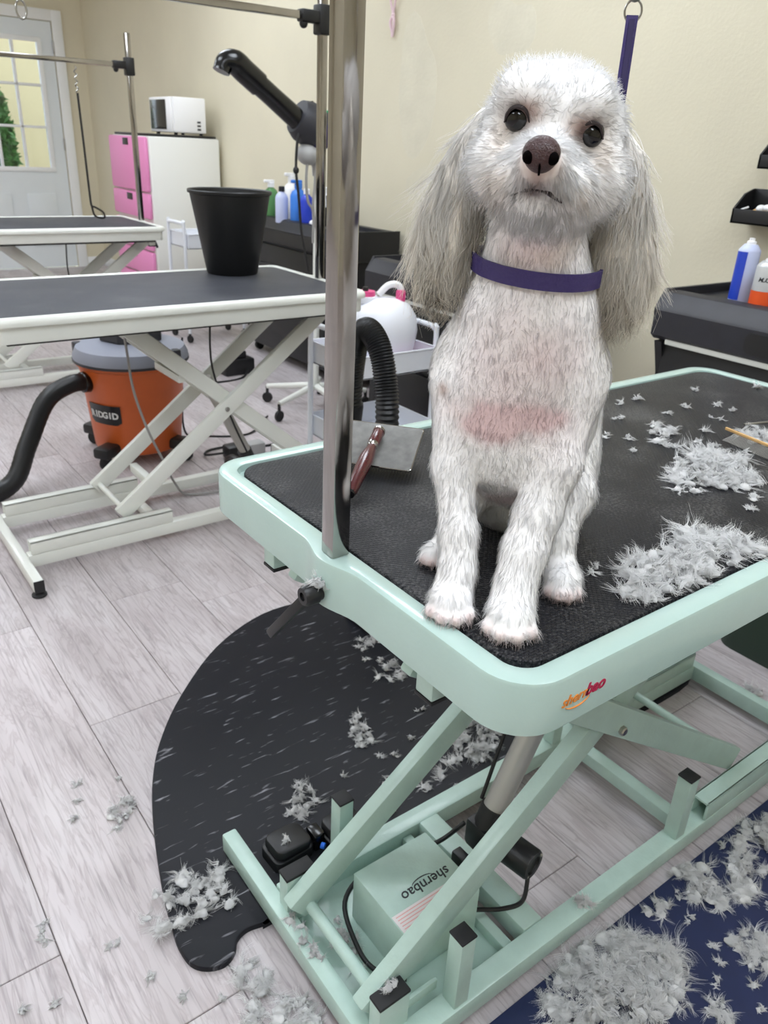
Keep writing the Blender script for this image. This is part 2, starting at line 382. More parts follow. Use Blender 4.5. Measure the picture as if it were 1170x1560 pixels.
# ================================================================== the room
XW, YW, X0, Y0, ZC = 2.65, 8.10, -3.2, -2.6, 2.72
fl = structure(MB().box((X0, Y0, -0.08), (XW, YW, -0.006)).build('floor', 'floor_gap', smooth=None))
PWID, PLEN = 0.2155, 1.22
ends = {0: 0.96, 1: 1.96, 2: 1.48, 3: 1.97 + 0.0}
k0 = int(math.floor((X0 + 0.09) / PWID))
shared = {}
for k in range(k0, 13):
    xa = -0.0885 + k * PWID; xb = xa + PWID
    if xa < X0 or xb > XW: xa, xb = max(xa, X0), min(xb, XW)
    if xb - xa < 0.02: continue
    y = ends.get(k, (k * 0.457) % PLEN); y -= PLEN * math.ceil((y - Y0) / PLEN)
    while y < YW:
        ya, yb = max(y, Y0), min(y + PLEN, YW); y += PLEN
        if yb - ya < 0.03: continue
        key = (round(xb - xa, 4), round(yb - ya, 4))
        if key not in shared:
            o = MB().box((-key[0] / 2 + 0.0007, -key[1] / 2 + 0.0007, -0.0055), (key[0] / 2 - 0.0007, key[1] / 2 - 0.0007, 0), 0.0012, seg=1).build('plank', 'plank', fl, smooth=None)
            shared[key] = o.data
        else:
            o = bpy.data.objects.new('plank', shared[key]); COL.objects.link(o); o.parent = fl
        o.location = ((xa + xb) / 2, (ya + yb) / 2, 0)
wr = structure(MB().box((XW, Y0, -0.08), (XW + 0.12, YW + 0.12, ZC)).build('wall_right', 'wall', smooth=None))
def blob(cy, cz, ry, rz, seed, n=28):
    rr = random.Random(seed); ph = [rr.uniform(0, 6.28) for _ in range(4)]; pts = []
    for i in range(n):
        a = 2 * PI * i / n; k = 1 + sum(0.16 / (j + 1) * math.sin((j + 2) * a + ph[j]) for j in range(4)); pts.append((cy + ry * k * math.cos(a), cz + rz * k * math.sin(a)))
    return pts
for i, (cy, cz, ry, rz) in enumerate(((3.32, 1.46, 0.16, 0.26), (2.72, 1.68, 0.13, 0.11), (3.05, 0.98, 0.28, 0.16))):
    s = MB().slab(blob(cy, cz, ry, rz, i), 0, 0.0004); s.v = [(XW - p[2], p[0], p[1]) for p in s.v]
    s.build('spackle_patch', 'spackle', wr, smooth=None)
DX0, DX1, DZ = 1.47, 2.385, 2.045                       # door opening
wb = MB().box((X0, YW, -0.08), (DX0, YW + 0.12, ZC)).box((DX1, YW, -0.08), (XW, YW + 0.12, ZC)).box((DX0, YW, DZ), (DX1, YW + 0.12, ZC))
structure(wb.build('wall_back', 'wall', smooth=None))
structure(MB().box((X0 - 0.12, Y0, -0.08), (X0, YW + 0.12, ZC)).build('wall_left', 'wall', smooth=None))
structure(MB().box((X0 - 0.12, Y0 - 0.12, -0.08), (XW + 0.12, Y0, ZC)).build('wall_front', 'wall', smooth=None))
structure(MB().box((X0 - 0.12, Y0 - 0.12, ZC), (XW + 0.12, YW + 0.12, ZC + 0.1)).build('ceiling', 'ceiling', smooth=None))
structure(MB().box((XW - 0.012, Y0, 0), (XW, YW, 0.09), 0.004).build('baseboard_right', 'white_paint'))
structure(MB().box((DX1 + 0.09, YW - 0.012, 0), (XW - 0.012, YW, 0.09), 0.004).box((X0, YW - 0.012, 0), (DX0 - 0.09, YW, 0.09), 0.004).build('baseboard_back', 'white_paint'))
tr = MB().box((DX0 - 0.085, YW - 0.02, 0), (DX0, YW, DZ + 0.085), 0.006).box((DX1, YW - 0.02, 0), (DX1 + 0.085, YW, DZ + 0.085), 0.006).box((DX0, YW - 0.02, DZ), (DX1, YW, DZ + 0.085), 0.006)
structure(tr.build('trim_1', 'white_paint'))
# door: slab with a nine-pane window above and raised panels below
WX0, WX1, WZ0, WZ1 = 1.62, 2.245, 0.88, 1.88
dr = structure(MB().box((DX0 + 0.005, YW + 0.01, 0.01), (WX0, YW + 0.05, DZ - 0.005)).box((WX1, YW + 0.01, 0.01), (DX1 - 0.005, YW + 0.05, DZ - 0.005))
     .box((WX0, YW + 0.01, 0.01), (WX1, YW + 0.05, WZ0)).box((WX0, YW + 0.01, WZ1), (WX1, YW + 0.05, DZ - 0.005)).build('door_1', 'door_paint', smooth=None))
fw = 0.035
MB().box((WX0 - fw, YW - 0.004, WZ0 - fw), (WX1 + fw, YW + 0.012, WZ0 + 0.004), 0.005).box((WX0 - fw, YW - 0.004, WZ1 - 0.004), (WX1 + fw, YW + 0.012, WZ1 + fw), 0.005)\
    .box((WX0 - fw, YW - 0.004, WZ0), (WX0 + 0.004, YW + 0.012, WZ1), 0.005).box((WX1 - 0.004, YW - 0.004, WZ0), (WX1 + fw, YW + 0.012, WZ1), 0.005).build('window_frame', 'white_paint', dr)
for i in (1, 2):
    x = WX0 + (WX1 - WX0) * i / 3; MB().box((x - 0.011, YW + 0.0, WZ0), (x + 0.011, YW + 0.045, WZ1), 0.004).build('glazing_bar', 'white_paint', dr)
    z = WZ0 + (WZ1 - WZ0) * i / 3; MB().box((WX0, YW + 0.0, z - 0.011), (WX1, YW + 0.045, z + 0.011), 0.004).build('glazing_bar', 'white_paint', dr)
for i in range(3):
    for j in range(3):
        a = WX0 + (WX1 - WX0) * i / 3; b = WX0 + (WX1 - WX0) * (i + 1) / 3; c = WZ0 + (WZ1 - WZ0) * j / 3; d = WZ0 + (WZ1 - WZ0) * (j + 1) / 3
        MB().box((a + 0.008, YW + 0.024, c + 0.008), (b - 0.008, YW + 0.028, d - 0.008)).build('pane', 'glass', dr, smooth=None)
for xa, xb in ((1.61, 1.86), (2.0, 2.25)):
    p = MB()
    for t, d0 in ((0, 0.012), (0.028, 0.006)):
        p.box((xa + t, YW + 0.01 - d0 + (0.006 if t else 0), 0.2 + t), (xb - t, YW + 0.012, 0.66 - t), 0.005)
    p.build('door_panel', 'door_paint', dr)
for z in (0.25, 1.03, 1.80):
    MB().box((DX1 - 0.012, YW - 0.008, z), (DX1 + 0.008, YW + 0.004, z + 0.10), 0.003).lathe([(0.007, 0), (0.007, 0.10)], (DX1 - 0.002, YW - 0.008, z), 10).build('hinge', 'steel', dr)
MB().lathe([(0.028, 0), (0.03, 0.006), (0.012, 0.012), (0.012, 0.03), (0.026, 0.04), (0.026, 0.055), (0.012, 0.064)], (DX0 + 0.07, YW + 0.012, 0.98), 16, (0, -1, 0)).build('door_handle', 'steel', dr)
# outdoors behind the door
structure(MB().box((-2, YW + 0.12, -0.12), (6, YW + 6, -0.03)).build('ground', 'paving', smooth=None))
solo('garden_wall', MB().box((1.9, YW + 2.2, -0.03), (5.6, YW + 2.4, 3.2), 0.02), 'stucco', 'beige stucco wall seen through the door panes', 'wall')
def shrub(name, c, rx, rz, n, m, label, cat, leaf=0.07, fl=0):
    V = []; F = []
    t = thing(name, label, cat, (c[0], c[1], -0.03))
    for part, cnt, mm, sz in (('foliage', n, m, leaf), ('blossom', fl, 'flower', 0.045)):
        if not cnt: continue
        b = MB()
        for i in range(cnt):
            u = random.uniform(-1, 1); a = random.uniform(0, 2 * PI); r = random.uniform(0.55, 1) ** 0.5; q = math.sqrt(1 - u * u)
            p = Vector((rx * r * q * math.cos(a), rx * r * q * math.sin(a), c[2] + rz * r * u))
            if part == 'blossom' and (p.z > c[2] - rz * 0.1): p.z -= rz * 0.6
            d = Vector((random.gauss(0, 1), random.gauss(0, 1), random.gauss(0.3, 0.7))).normalized(); e = d.cross(Vector((random.gauss(0, 1), random.gauss(0, 1), random.gauss(0, 1)))).normalized()
            b.add([p - d * sz, p + e * sz * 0.4 + d * 0.1 * sz, p + d * sz, p - e * sz * 0.4], [(0, 1, 2, 3)])
        o = b.build(part, mm, t, smooth=None); o['kind'] = 'stuff'
    MB().tube([(0, 0, 0), (0.03, 0.02, c[2] * 0.5), (0, 0, c[2])], [0.03, 0.025, 0.015], 8).build('stem', 'tan_wood', t)
shrub('garden_shrub', (1.96, YW + 0.95, 0.95), 0.22, 0.80, 2600, 'leaf', 'green leafy shrub with yellow blossom outside the door', 'shrub', 0.06, 260)
# ceiling lamps (real troffers, above the frame)
for i, (x, y) in enumerate(((0.15, 0.35), (0.35, 3.3), (0.35, 5.9), (-1.9, 0.9), (-1.9, 3.3), (-1.9, 5.9), (1.75, 2.1), (1.75, 4.6), (1.30, -0.35), (-0.9, -1.4))):
    t = thing('ceiling_light', ['ceiling light panel above the grooming tables', 'ceiling light panel above the open floor'][x < -1], 'lamp', (x, y, ZC - 0.03), 0, 'ceiling panels')
    MB().box((-0.31, -0.61, 0), (-0.29, 0.61, 0.03)).box((0.29, -0.61, 0), (0.31, 0.61, 0.03)).box((-0.29, -0.61, 0), (0.29, -0.59, 0.03)).box((-0.29, 0.59, 0), (0.29, 0.61, 0.03)).build('frame', 'white_paint', t, smooth=None)
    MB().box((-0.289, -0.589, 0.008), (0.289, 0.589, 0.02)).build('diffuser', 'light_panel', t, smooth=None)
# ================================================================== scissor-lift grooming tables
ZT = 0.787
def frame_outline(hx, hy, r, inset, bump):
    """rounded rectangle; the -x end swells outward around the post socket"""
    base = rrect(-hx + inset, -hy + inset, hx - inset, hy - inset, max(r - inset, 0.008), 8)
    out = []
    for i, p in enumerate(base):
        q = base[(i + 1) % len(base)]; out.append(p)
        if abs(p[0] - q[0]) < 1e-6 and p[0] < 0 and abs(p[1] - q[1]) > 0.2:      # the long run of the -x end (runs downward in y)
            for k in range(1, 24):
                y = 0.11 - 0.22 * k / 24 - 0.011
                g = max(0.0, 1 - abs((y + 0.011) / 0.06)); g = g * g * (3 - 2 * g)
                out.append((p[0] - bump * g, y))
    return out
def lift_table(name, label, group, loc, rz, paint, base_paint, L=1.25, W=0.64, slide=0.275, detail=True):
    t = thing(name, label, 'grooming table', loc, rz, group); hx, hy = L / 2, W / 2; sx = L / 1.25; yb = -0.011
    # --- top frame
    levels = [(0.012, ZT - 0.066), (0.0, ZT - 0.060), (0.0, ZT - 0.005), (0.0015, ZT - 0.0015), (0.005, ZT), (0.024, ZT), (0.027, ZT - 0.002), (0.028, ZT - 0.012)]
    if not detail: levels = [(0.016, ZT - 0.066), (0.014, ZT - 0.062), (0.014, ZT - 0.024), (0.002, ZT - 0.022), (0.0, ZT - 0.014), (0.003, ZT - 0.005), (0.010, ZT), (0.022, ZT), (0.027, ZT - 0.003), (0.028, ZT - 0.012)]
    ol = [frame_outline(hx, hy, 0.055 if detail else 0.040, ins, 0.013 if ins < 0.015 else 0.0) for ins, z in levels]; n = len(ol[0]); b = MB()
    for o_, (ins, z) in zip(ol, levels): b.v += [(p[0], p[1], z) for p in o_]
    for i in range(len(levels) - 1):
        for j in range(n): b.f.append((i * n + j, i * n + (j + 1) % n, (i + 1) * n + (j + 1) % n, (i + 1) * n + j))
    b.f.append(tuple(range((len(levels) - 1) * n, len(levels) * n))); b.f.append(tuple(reversed(range(n))))
    fr = b.build('top_frame', paint, t, smooth=40)
    MB().slab(rrect(-hx + 0.031, -hy + 0.031, hx - 0.031, hy - 0.031, 0.04, 8), ZT - 0.0115, ZT - 0.002, 0.004).build('rubber_mat', 'dotted_rubber' if detail else 'table_rubber', t)
    MB().box((-hx + 0.05, -hy + 0.05, ZT - 0.078), (hx - 0.05, hy - 0.05, ZT - 0.064)).build('underside_panel', 'black_plastic', t)
    # --- post clamp: socket plate, hub and lever
    hub = MB().lathe([(0.0105, 0), (0.0105, 0.006), (0.0128, 0.007), (0.0128, 0.021), (0.0105, 0.025), (0.0055, 0.025), (0.0055, 0.020), (0, 0.020)], (-hx - 0.011, yb, ZT - 0.044), 18, (-1, 0.0, 0)).build('clamp_hub', 'black_plastic', t)
    MB().beam((-hx - 0.027, yb, ZT - 0.044), (-hx - 0.040, yb + 0.070, ZT - 0.133), 0.010, 0.013, 0.003).build('clamp_lever', 'black_plastic', hub)
    # --- scissor arms: two outer (sliding foot), two inner (fixed foot)
    px, sl = -0.585 * sx, slide
    for s in (-1, 1):
        yo, yi = yb + s * 0.1235, yb + s * 0.099
        a = MB().beam((sl + 0.025, yo, 0.105), (-0.59 * sx, yo, ZT - 0.075), 0.020, 0.052, 0.004).build('scissor_arm', base_paint, t)
        MB().lathe([(0.008, 0), (0.008, 0.006), (0.006, 0.008), (0, 0.008)], (-0.155 * sx, yo + s * 0.010, 0.402), 6, (0, s, 0)).build('pivot_bolt', 'steel', a)
        MB().beam((px - 0.03, yi, 0.082), (sl - 0.03, yi, ZT - 0.075), 0.026, 0.050, 0.004).build('scissor_arm', base_paint, t)
        # rails and their guides
        ya, yc = (yb - 0.173, yb - 0.137) if s < 0 else (yb + 0.137, yb + 0.173)
        MB().box((-0.607 * sx, ya, 0.02), (0.585 * sx, yc, 0.06), 0.003).build('base_rail', base_paint, t)
        MB().box((sl - 0.13, ya, 0.0605), (0.575 * sx, ya + 0.006, 0.102), 0.002).box((sl - 0.13, yc - 0.006, 0.0605), (0.575 * sx, yc, 0.102), 0.002).box((sl - 0.13, ya, 0.096), (0.575 * sx, yc, 0.102), 0.002).build('slide_guide', base_paint, t)
        for x in (-0.485 * sx, sl - 0.205):
            if detail: 
                yp = (ya + yc) / 2
                p = MB().box((x - 0.014, yp - 0.014, 0.06), (x + 0.014, yp + 0.014, 0.200), 0.002).build('stop_post', base_paint, t)
                MB().box((x - 0.0148, yp - 0.0148, 0.2005), (x + 0.0148, yp + 0.0148, 0.205), 0.0015).build('cap', 'black_rubber', p)
        yp = yb + s * 0.128
        p = MB().box((-0.618 * sx, yp - 0.013, 0.02), (-0.565 * sx, yp + 0.013, 0.125), 0.002).build('pivot_block', base_paint, t)
        MB().box((-0.619 * sx, yp - 0.0135, 0.1253), (-0.564 * sx, yp + 0.0135, 0.132), 0.0015).build('cap', 'black_rubber', p)
        # blocks hanging under the top frame
        p = MB().box((-hx + 0.02, s * 0.17 - 0.014, ZT - 0.105), (-hx + 0.05, s * 0.17 + 0.014, ZT - 0.066), 0.002).build('hanging_stop', base_paint, t)
        MB().box((-hx + 0.0195, s * 0.17 - 0.0145, ZT - 0.110), (-hx + 0.0505, s * 0.17 + 0.0145, ZT - 0.1052), 0.001).build('cap', 'black_rubber', p)
    for x in (-0.621 * sx, 0.600 * sx):
        e = MB().box((x - 0.014, yb - 0.325, 0.015), (x + 0.014, yb + 0.325, 0.056), 0.004).build('end_bar', base_paint, t)
        for s in (-1, 1):
            f = MB().lathe([(0.019, 0), (0.021, 0.002), (0.021, 0.007), (0.012, 0.012), (0.006, 0.013), (0.006, 0.0152)], (x, yb + s * 0.31, 0.0), 16).build('foot', 'black_rubber', e)
            if not detail:
                f2 = MB().box((x - 0.0145, yb + s * 0.325 - 0.001, 0.016), (x + 0.0145, yb + s * 0.325 + 0.001, 0.055), 0.0005).build('end_plug', 'black_rubber', e)
    # --- cross pieces
    MB().tube([(px - 0.005, yb - 0.11, 0.083), (px - 0.005, yb + 0.11, 0.083)], 0.010, 14).build('cross_tube', base_paint, t)
    MB().tube([(sl + 0.01, yb - 0.12, 0.118), (sl + 0.01, yb + 0.12, 0.118)], 0.009, 14).build('cross_tube', base_paint, t)
    MB().box((-0.02, yb - 0.10, 0.44 + 0.06), (0.005, yb + 0.10, 0.465 + 0.06), 0.003).build('cross_tube', base_paint, t)
    if not detail: MB().box((sl - 0.115, yb - 0.088, 0.155), (sl - 0.09, yb + 0.088, 0.185), 0.003).build('cross_tube', base_paint, t)
    MB().box((-0.318 * sx, yb - 0.137, 0.022), (-0.275 * sx, yb + 0.137, 0.062), 0.003).build('cross_member', base_paint, t)
    MB().box((-0.358 * sx, yb - 0.137, 0.022), (-0.338 * sx, yb + 0.137, 0.046), 0.003).build('cross_member', base_paint, t)
    MB().box((0.108 * sx, yb - 0.137, 0.022), (0.138 * sx, yb + 0.137, 0.052), 0.003).build('cross_member', base_paint, t)
    MB().box((-0.606 * sx, yb - 0.137, 0.0205), (-0.358 * sx, yb + 0.137, 0.025)).build('base_plate', base_paint, t)
    # --- lift: gear motor and ram
    MB().tube([(-0.288, yb, 0.155), (-0.20, yb, 0.335), (-0.13, yb, 0.475)], 0.021, 20).build('ram_tube', 'alu', t)
    g = MB().box((-0.31, yb - 0.026, 0.105), (-0.255, yb + 0.03, 0.165), 0.008).tube([(-0.285, yb, 0.15), (-0.268, yb, 0.19)], 0.026, 16).build('gearbox', 'black_plastic', t)
    MB().tube([(-0.272, yb + 0.02, 0.12), (-0.262, yb - 0.030, 0.12)], 0.022, 20).build('motor_collar', 'alu', g)
    mo = MB().lathe([(0.026, 0), (0.028, 0.004), (0.028, 0.054), (0.026, 0.058), (0.018, 0.058), (0.017, 0.054), (0, 0.054)], (-0.262, yb - 0.030, 0.12), 24, (0.16, -1, 0)).build('motor', 'black_plastic', t)
    for a in (0.9, 4.0):
        MB().ball((-0.2525 + 0.022 * math.cos(a), yb - 0.088, 0.12 + 0.022 * math.sin(a)), 0.003, 8, 6).build('screw', 'steel', mo)
    MB().box((-0.345, yb - 0.02, 0.06), (-0.325, yb + 0.02, 0.115), 0.003).build('motor_bracket', 'black_plastic', t)
    bx = MB().box((-0.52 * sx, yb - 0.074, 0.0255), (-0.366 * sx, yb + 0.068, 0.130), 0.003).build('control_box', base_paint, t)
    cab = smooth_path([(-0.515, yb - 0.078, 0.035), (-0.545, yb - 0.045, 0.036), (-0.552, yb + 0.0, 0.042), (-0.53, yb + 0.075, 0.06), (-0.47, yb + 0.09, 0.085), (-0.40, yb + 0.082, 0.088), (-0.33, yb + 0.07, 0.08), (-0.288, yb + 0.05, 0.12)], 7)
    MB().tube(cab, 0.0042, 8).build('cable', 'cord_black', t)
    MB().tube(smooth_path([(-0.262, yb - 0.086, 0.10), (-0.285, yb - 0.10, 0.07), (-0.32, yb - 0.09, 0.066), (-0.365, yb - 0.07, 0.075)], 6), 0.0038, 8).build('cable', 'cord_black', t)
    MB().tube(smooth_path([(-0.268, yb + 0.035, 0.18), (-0.20, yb + 0.05, 0.33), (-0.14, yb + 0.04, 0.52), (-0.15, yb + 0.02, ZT - 0.075)], 6), 0.0035, 8).build('cable', 'cord_black', t)
    if detail:
        # lettering printed on the long side and on the control box
        M = frame_matrix((-0.536, -hy - 0.0004, ZT - 0.031), (1, 0, 0), (0, 0, 1))
        text_mesh('lettering', 'shern', 0.0165, 'ink_orange', fr, M @ Matrix.Translation((-0.0125, 0.0, 0)), shear=0.25, bold=0.0002)
        text_mesh('lettering', 'bao', 0.0195, 'ink_crimson', fr, M @ Matrix.Translation((0.0165, 0.0012, 0)), shear=0.25, bold=0.0004)
        arc = [M @ Vector((-0.008 + 0.018 * math.cos(a), -0.0045 + 0.0075 * math.sin(a), 0)) for a in [PI * (1.12 + 0.8 * i / 12) for i in range(13)]]
        MB().tube(arc, [0.0004 + 0.0005 * math.sin(PI * i / 12) for i in range(13)], 6).build('lettering_underline', 'ink_orange', fr)
        M = frame_matrix((-0.432, yb - 0.015, 0.1302), (-1, 0.0, 0), (0, -1, 0))
        text_mesh('lettering', 'shernbao', 0.0262, 'ink_black', bx, M, shear=0.15, bold=0.0002)
        arc = [M @ Vector((0.002 + 0.022 * math.cos(a), -0.006 + 0.008 * math.sin(a), 0)) for a in [PI * (1.12 + 0.8 * i / 12) for i in range(13)]]
        MB().tube(arc, [0.0004 + 0.0006 * math.sin(PI * i / 12) for i in range(13)], 6).build('lettering_underline', 'ink_black', bx)
        lb = MB().box((-0.518, yb - 0.071, 0.1300), (-0.368, yb - 0.034, 0.1304)).build('warning_label', 'label_white', bx)
        for i in range(6):
            y = yb - 0.038 - 0.0056 * i
            MB().box((-0.513, y - 0.0016, 0.1304), (-0.373 - 0.012 * (i % 3), y, 0.13055)).build('print_line', 'label_pink', bx)
        MB().box((-0.59, yb - 0.13, 0.064), (-0.50, yb - 0.123, 0.085), 0.002).build('pivot_link', base_paint, t)
        MB().lathe([(0.006, 0), (0.006, 0.003), (0, 0.004)], (-0.575, yb - 0.13, 0.075), 10, (0, -1, 0)).build('pivot_bolt', 'steel', t)
    return t
mint = lift_table('grooming_table', 'mint green scissor lift grooming table with the white dog on it', 'scissor lift grooming tables', (1.065, 0.675, 0), 0.0, 'mint', 'mint_base')
wt1 = lift_table('grooming_table', 'white scissor lift grooming table with the black bin standing on it', 'scissor lift grooming tables', (0.955, 2.405, 0), PI, 'white_metal', 'white_metal', L=1.15, W=0.62, slide=0.215, detail=False)
wt2 = lift_table('grooming_table', 'white scissor lift grooming table nearest the door', 'scissor lift grooming tables', (1.075, 4.345, 0), PI, 'white_metal', 'white_metal', L=1.15, W=0.62, slide=0.215, detail=False)

# ------------------------------------------------------------------ posts and arms clamped to the tables
def square_post(x, y, z0, z1, s, name, label, rz=0.0):
    t = thing(name, label, 'post', (x, y, z0), rz, 'chrome grooming posts')
    MB().box((-s / 2, -s / 2, 0), (s / 2, s / 2, z1 - z0), 0.0018).build('post', 'chrome', t)
    return t
p = square_post(0.4500, 0.666, ZT, 2.02, 0.0238, 'grooming_post', 'tall square chrome post clamped to the mint table end')
# its horizontal arm runs over the dog's head, above the picture
MB().box((-0.02, -0.02, 1.18), (0.02, 0.02, 1.225), 0.004).build('clamp', 'black_plastic', p)
MB().beam((0.0, 0.0, 1.20), (0.30, -0.385, 1.20), 0.018, 0.018, 0.002).build('arm', 'chrome', p)
def round_post(x, y, z1, zc, tip, label, s=0.0125):
    t = thing('grooming_post', label, 'post', (x, y, ZT), 0, 'chrome grooming posts')
    MB().box((-s, -s, 0), (s, s, z1 - ZT), 0.0025).build('post', 'chrome', t)
    d = (Vector(tip) - Vector((x, y, zc))).normalized()
    c = MB().box((-0.022, -0.022, zc - ZT - 0.045), (0.022, 0.022, zc - ZT + 0.035), 0.005).build('clamp', 'black_plastic', t)
    MB().beam(d * 0.015 + Vector((0, 0, zc - ZT)), d * 0.085 + Vector((0, 0, zc - ZT)), 0.036, 0.034, 0.006).ball((d.x * 0.07, d.y * 0.07, zc - ZT - 0.022), 0.013, 10, 8).build('clamp_sleeve', 'black_plastic', c)
    MB().beam(d * 0.06 + Vector((0, 0, zc - ZT)), Vector(tip) - Vector((x, y, ZT)), 0.021, 0.021, 0.002).build('arm', 'chrome', t)
    return t
round_post(1.515, 2.378, 1.93, 1.560, (0.50, 2.33, 1.545), 'chrome post clamped to the white table behind the black bin')
round_post(1.640, 4.362, 1.655, 1.515, (0.86, 4.31, 1.505), 'slim chrome post clamped to the white table nearest the door')
# grooming loop hanging from the far arm
lp = thing('grooming_loop', 'thin dark grooming noose hanging from the far post arm', 'leash', (1.366, 4.345, 0.80))
MB().tube([(0.006 * math.sin(i * 0.9), 0.006 * math.cos(i * 0.9), 0.69 - i * 0.0042) for i in range(28)], 0.0028, 6).build('swivel_chain', 'steel', lp)
MB().tube(smooth_path([(0, 0, 0.575), (0.004, 0, 0.35), (0.008, 0, 0.10), (0.012, 0, 0.06)], 6), 0.0055, 8).build('cord', 'cord_black', lp)
MB().tube(smooth_path([(0.012, 0, 0.06), (0.02, 0, 0.02), (0.045, 0.01, 0.004), (0.075, 0.012, 0.004), (0.07, 0.01, 0.03), (0.03, 0, 0.055), (0.012, 0, 0.06)], 6), 0.005, 8).build('loop', 'cord_black', lp)
lp2 = thing('grooming_loop', 'metal snap hook hanging from the arm above the door', 'leash', (0.62, 2.335, 1.40))
MB().tube([(0.012 * math.cos(a), 0.0, 0.075 + 0.02 * math.sin(a)) for a in [2 * PI * i / 16 for i in range(16)]], 0.0026, 6, closed=True).build('ring', 'steel', lp2)
MB().tube([(0, 0, 0.10), (0, 0, 0.145)], 0.004, 8).build('swivel', 'steel', lp2)

# ------------------------------------------------------------------ purple leash holding the dog
le = thing('leash', 'purple leather grooming leash rising behind the dog head', 'leash', (0.598, 0.476, 1.12))
ex = Vector((0.66, -0.75, 0)).normalized()
def strap(path, w, th, name, m, parent, side=ex):
    b = MB(); o = []
    for i, p in enumerate(path):
        p = Vector(p); t = (Vector(path[min(i + 1, len(path) - 1)]) - Vector(path[max(i - 1, 0)])).normalized(); s = side; nn = t.cross(s).normalized()
        for a, c in ((-1, -1), (1, -1), (1, 1), (-1, 1)): b.v.append(tuple(p + s * a * w / 2 + nn * c * th / 2))
    k = len(path)
    for i in range(k - 1):
        for j in range(4): b.f.append((i * 4 + j, i * 4 + (j + 1) % 4, (i + 1) * 4 + (j + 1) % 4, (i + 1) * 4 + j))
    b.f.append((3, 2, 1, 0)); b.f.append(tuple((k - 1) * 4 + j for j in range(4)))
    return b.build(name, m, parent, smooth=None)
st = strap([(0.004, 0.004, 0.0), (0.0, 0, 0.10), (-0.001, -0.001, 0.15), (0.001, 0.001, 0.203)], 0.0092, 0.003, 'strap', 'purple', le)
strap([(-0.0032, -0.0028, 0.146), (-0.0030, -0.0030, 0.152), (-0.0014, -0.0012, 0.200)], 0.0042, 0.0016, 'stitched_tab', 'purple_dark', le)
MB().tube([Vector((0.001, 0.001, 0.206)) + ex * 0.0066 * math.cos(a) + Vector((0, 0, 0.008 * math.sin(a))) for a in [2 * PI * i / 20 for i in range(20)]], 0.0009, 6, closed=True).build('ring', 'steel', le)
MB().lathe([(0.0012, 0), (0.004, 0.001), (0.0045, 0.004), (0.003, 0.007), (0.0022, 0.03)], (0.001, 0.001, 0.212), 12).build('swivel', 'steel', le)
MB().tube([(0.001, 0.001, 0.24), (0.001, 0.001, 0.872)], 0.0018, 6).build('hanger_cable', 'steel', le)

# ------------------------------------------------------------------ foot pedal
fp = thing('foot_pedal', 'black twin foot switch beside the mint table base', 'foot switch', (0.575, 0.905, 0.012))
def pedal(cx, cy, ang):
    o = MB().slab(rrect(-0.042, -0.032, 0.042, 0.032, 0.014), 0.0, 0.022, 0.003)
    rot = Matrix.Translation((cx, cy, 0)) @ Matrix.Rotation(ang, 4, 'Z'); o.xf(rot); b = o.build('pedal_base', 'black_plastic', fp)
    o = MB().slab(rrect(-0.040, -0.030, 0.036, 0.030, 0.016), 0.024, 0.040, 0.006); o.xf(rot @ Matrix.Rotation(0.10, 4, 'Y')); o.build('pedal_top', 'black_plastic', b)
pedal(-0.047, 0.012, 0.05); pedal(0.060, -0.012, 0.05)
MB().box((-0.005, -0.016, 0.0), (0.018, 0.018, 0.038), 0.004).build('connector_block', 'black_gloss', fp)
MB().tube([(0.004, -0.024, 0.022), (0.008, -0.030, 0.022)], 0.006, 10).build('blue_plug', 'blue_led', fp)

# ------------------------------------------------------------------ mats on the floor
outl = [(1.70, 0.845), (1.66, 1.05), (1.55, 1.28), (1.38, 1.48), (1.20, 1.60), (1.046, 1.655), (0.885, 1.667), (0.709, 1.593), (0.549, 1.456), (0.448, 1.334), (0.391, 1.232), (0.352, 1.132), (0.324, 1.04), (0.302, 0.955), (0.292, 0.90), (0.286, 0.86), (0.290, 0.82), (0.308, 0.797), (0.335, 0.787), (0.358, 0.797), (0.372, 0.815), (0.395, 0.822), (0.43, 0.815), (0.48, 0.812), (1.1, 0.815), (1.6, 0.80)]
solo('floor_mat', MB().slab([tuple(v[:2]) for v in smooth_path([(a, b, 0) for a, b in outl + outl[:1]], 5)[:-1]], 0.0005, 0.012, 0.004), 'fleck_mat', 'black marbled half-round floor mat with pale flecks', 'floor mat')
solo('floor_mat', MB().slab(rrect(0.55, -0.62, 1.95, 0.471, 0.03), 0.0005, 0.012, 0.004), 'navy_mat', 'navy blue floor mat covered in shorn fur', 'floor mat')
# ================================================================== things on and around the tables
# slicker brush lying on its pins, handle towards the camera
br = thing('slicker_brush', 'large slicker brush with burgundy handle lying pins down on the mint table', 'brush', (0.656, 0.862, ZT))
u = Vector((0.625, -0.78, 0)).normalized(); wv = Vector((-0.0644, -0.0516, -0.035)).normalized(); nn = u.cross(-wv).normalized()
if nn.z < 0: nn = -nn
BM = Matrix.Translation((0, 0, 0.0315)) @ Matrix((u, -wv, nn)).transposed().to_4x4()
MB().slab(rrect(-0.0575, -0.045, 0.0575, 0.045, 0.005), -0.001, 0.0015, 0.0005).xf(BM).build('back_plate', 'plate_grey', br)
e = [(x, y, 0.0005) for x, y in rrect(-0.0575, -0.045, 0.0575, 0.045, 0.005)]
MB().tube(e, 0.0013, 6, closed=True).xf(BM).build('rolled_edge', 'chrome', br)
MB().slab(rrect(-0.053, -0.0405, 0.053, 0.0405, 0.004), -0.006, -0.001).xf(BM).build('pin_pad', 'black_rubber', br)
pins = MB()
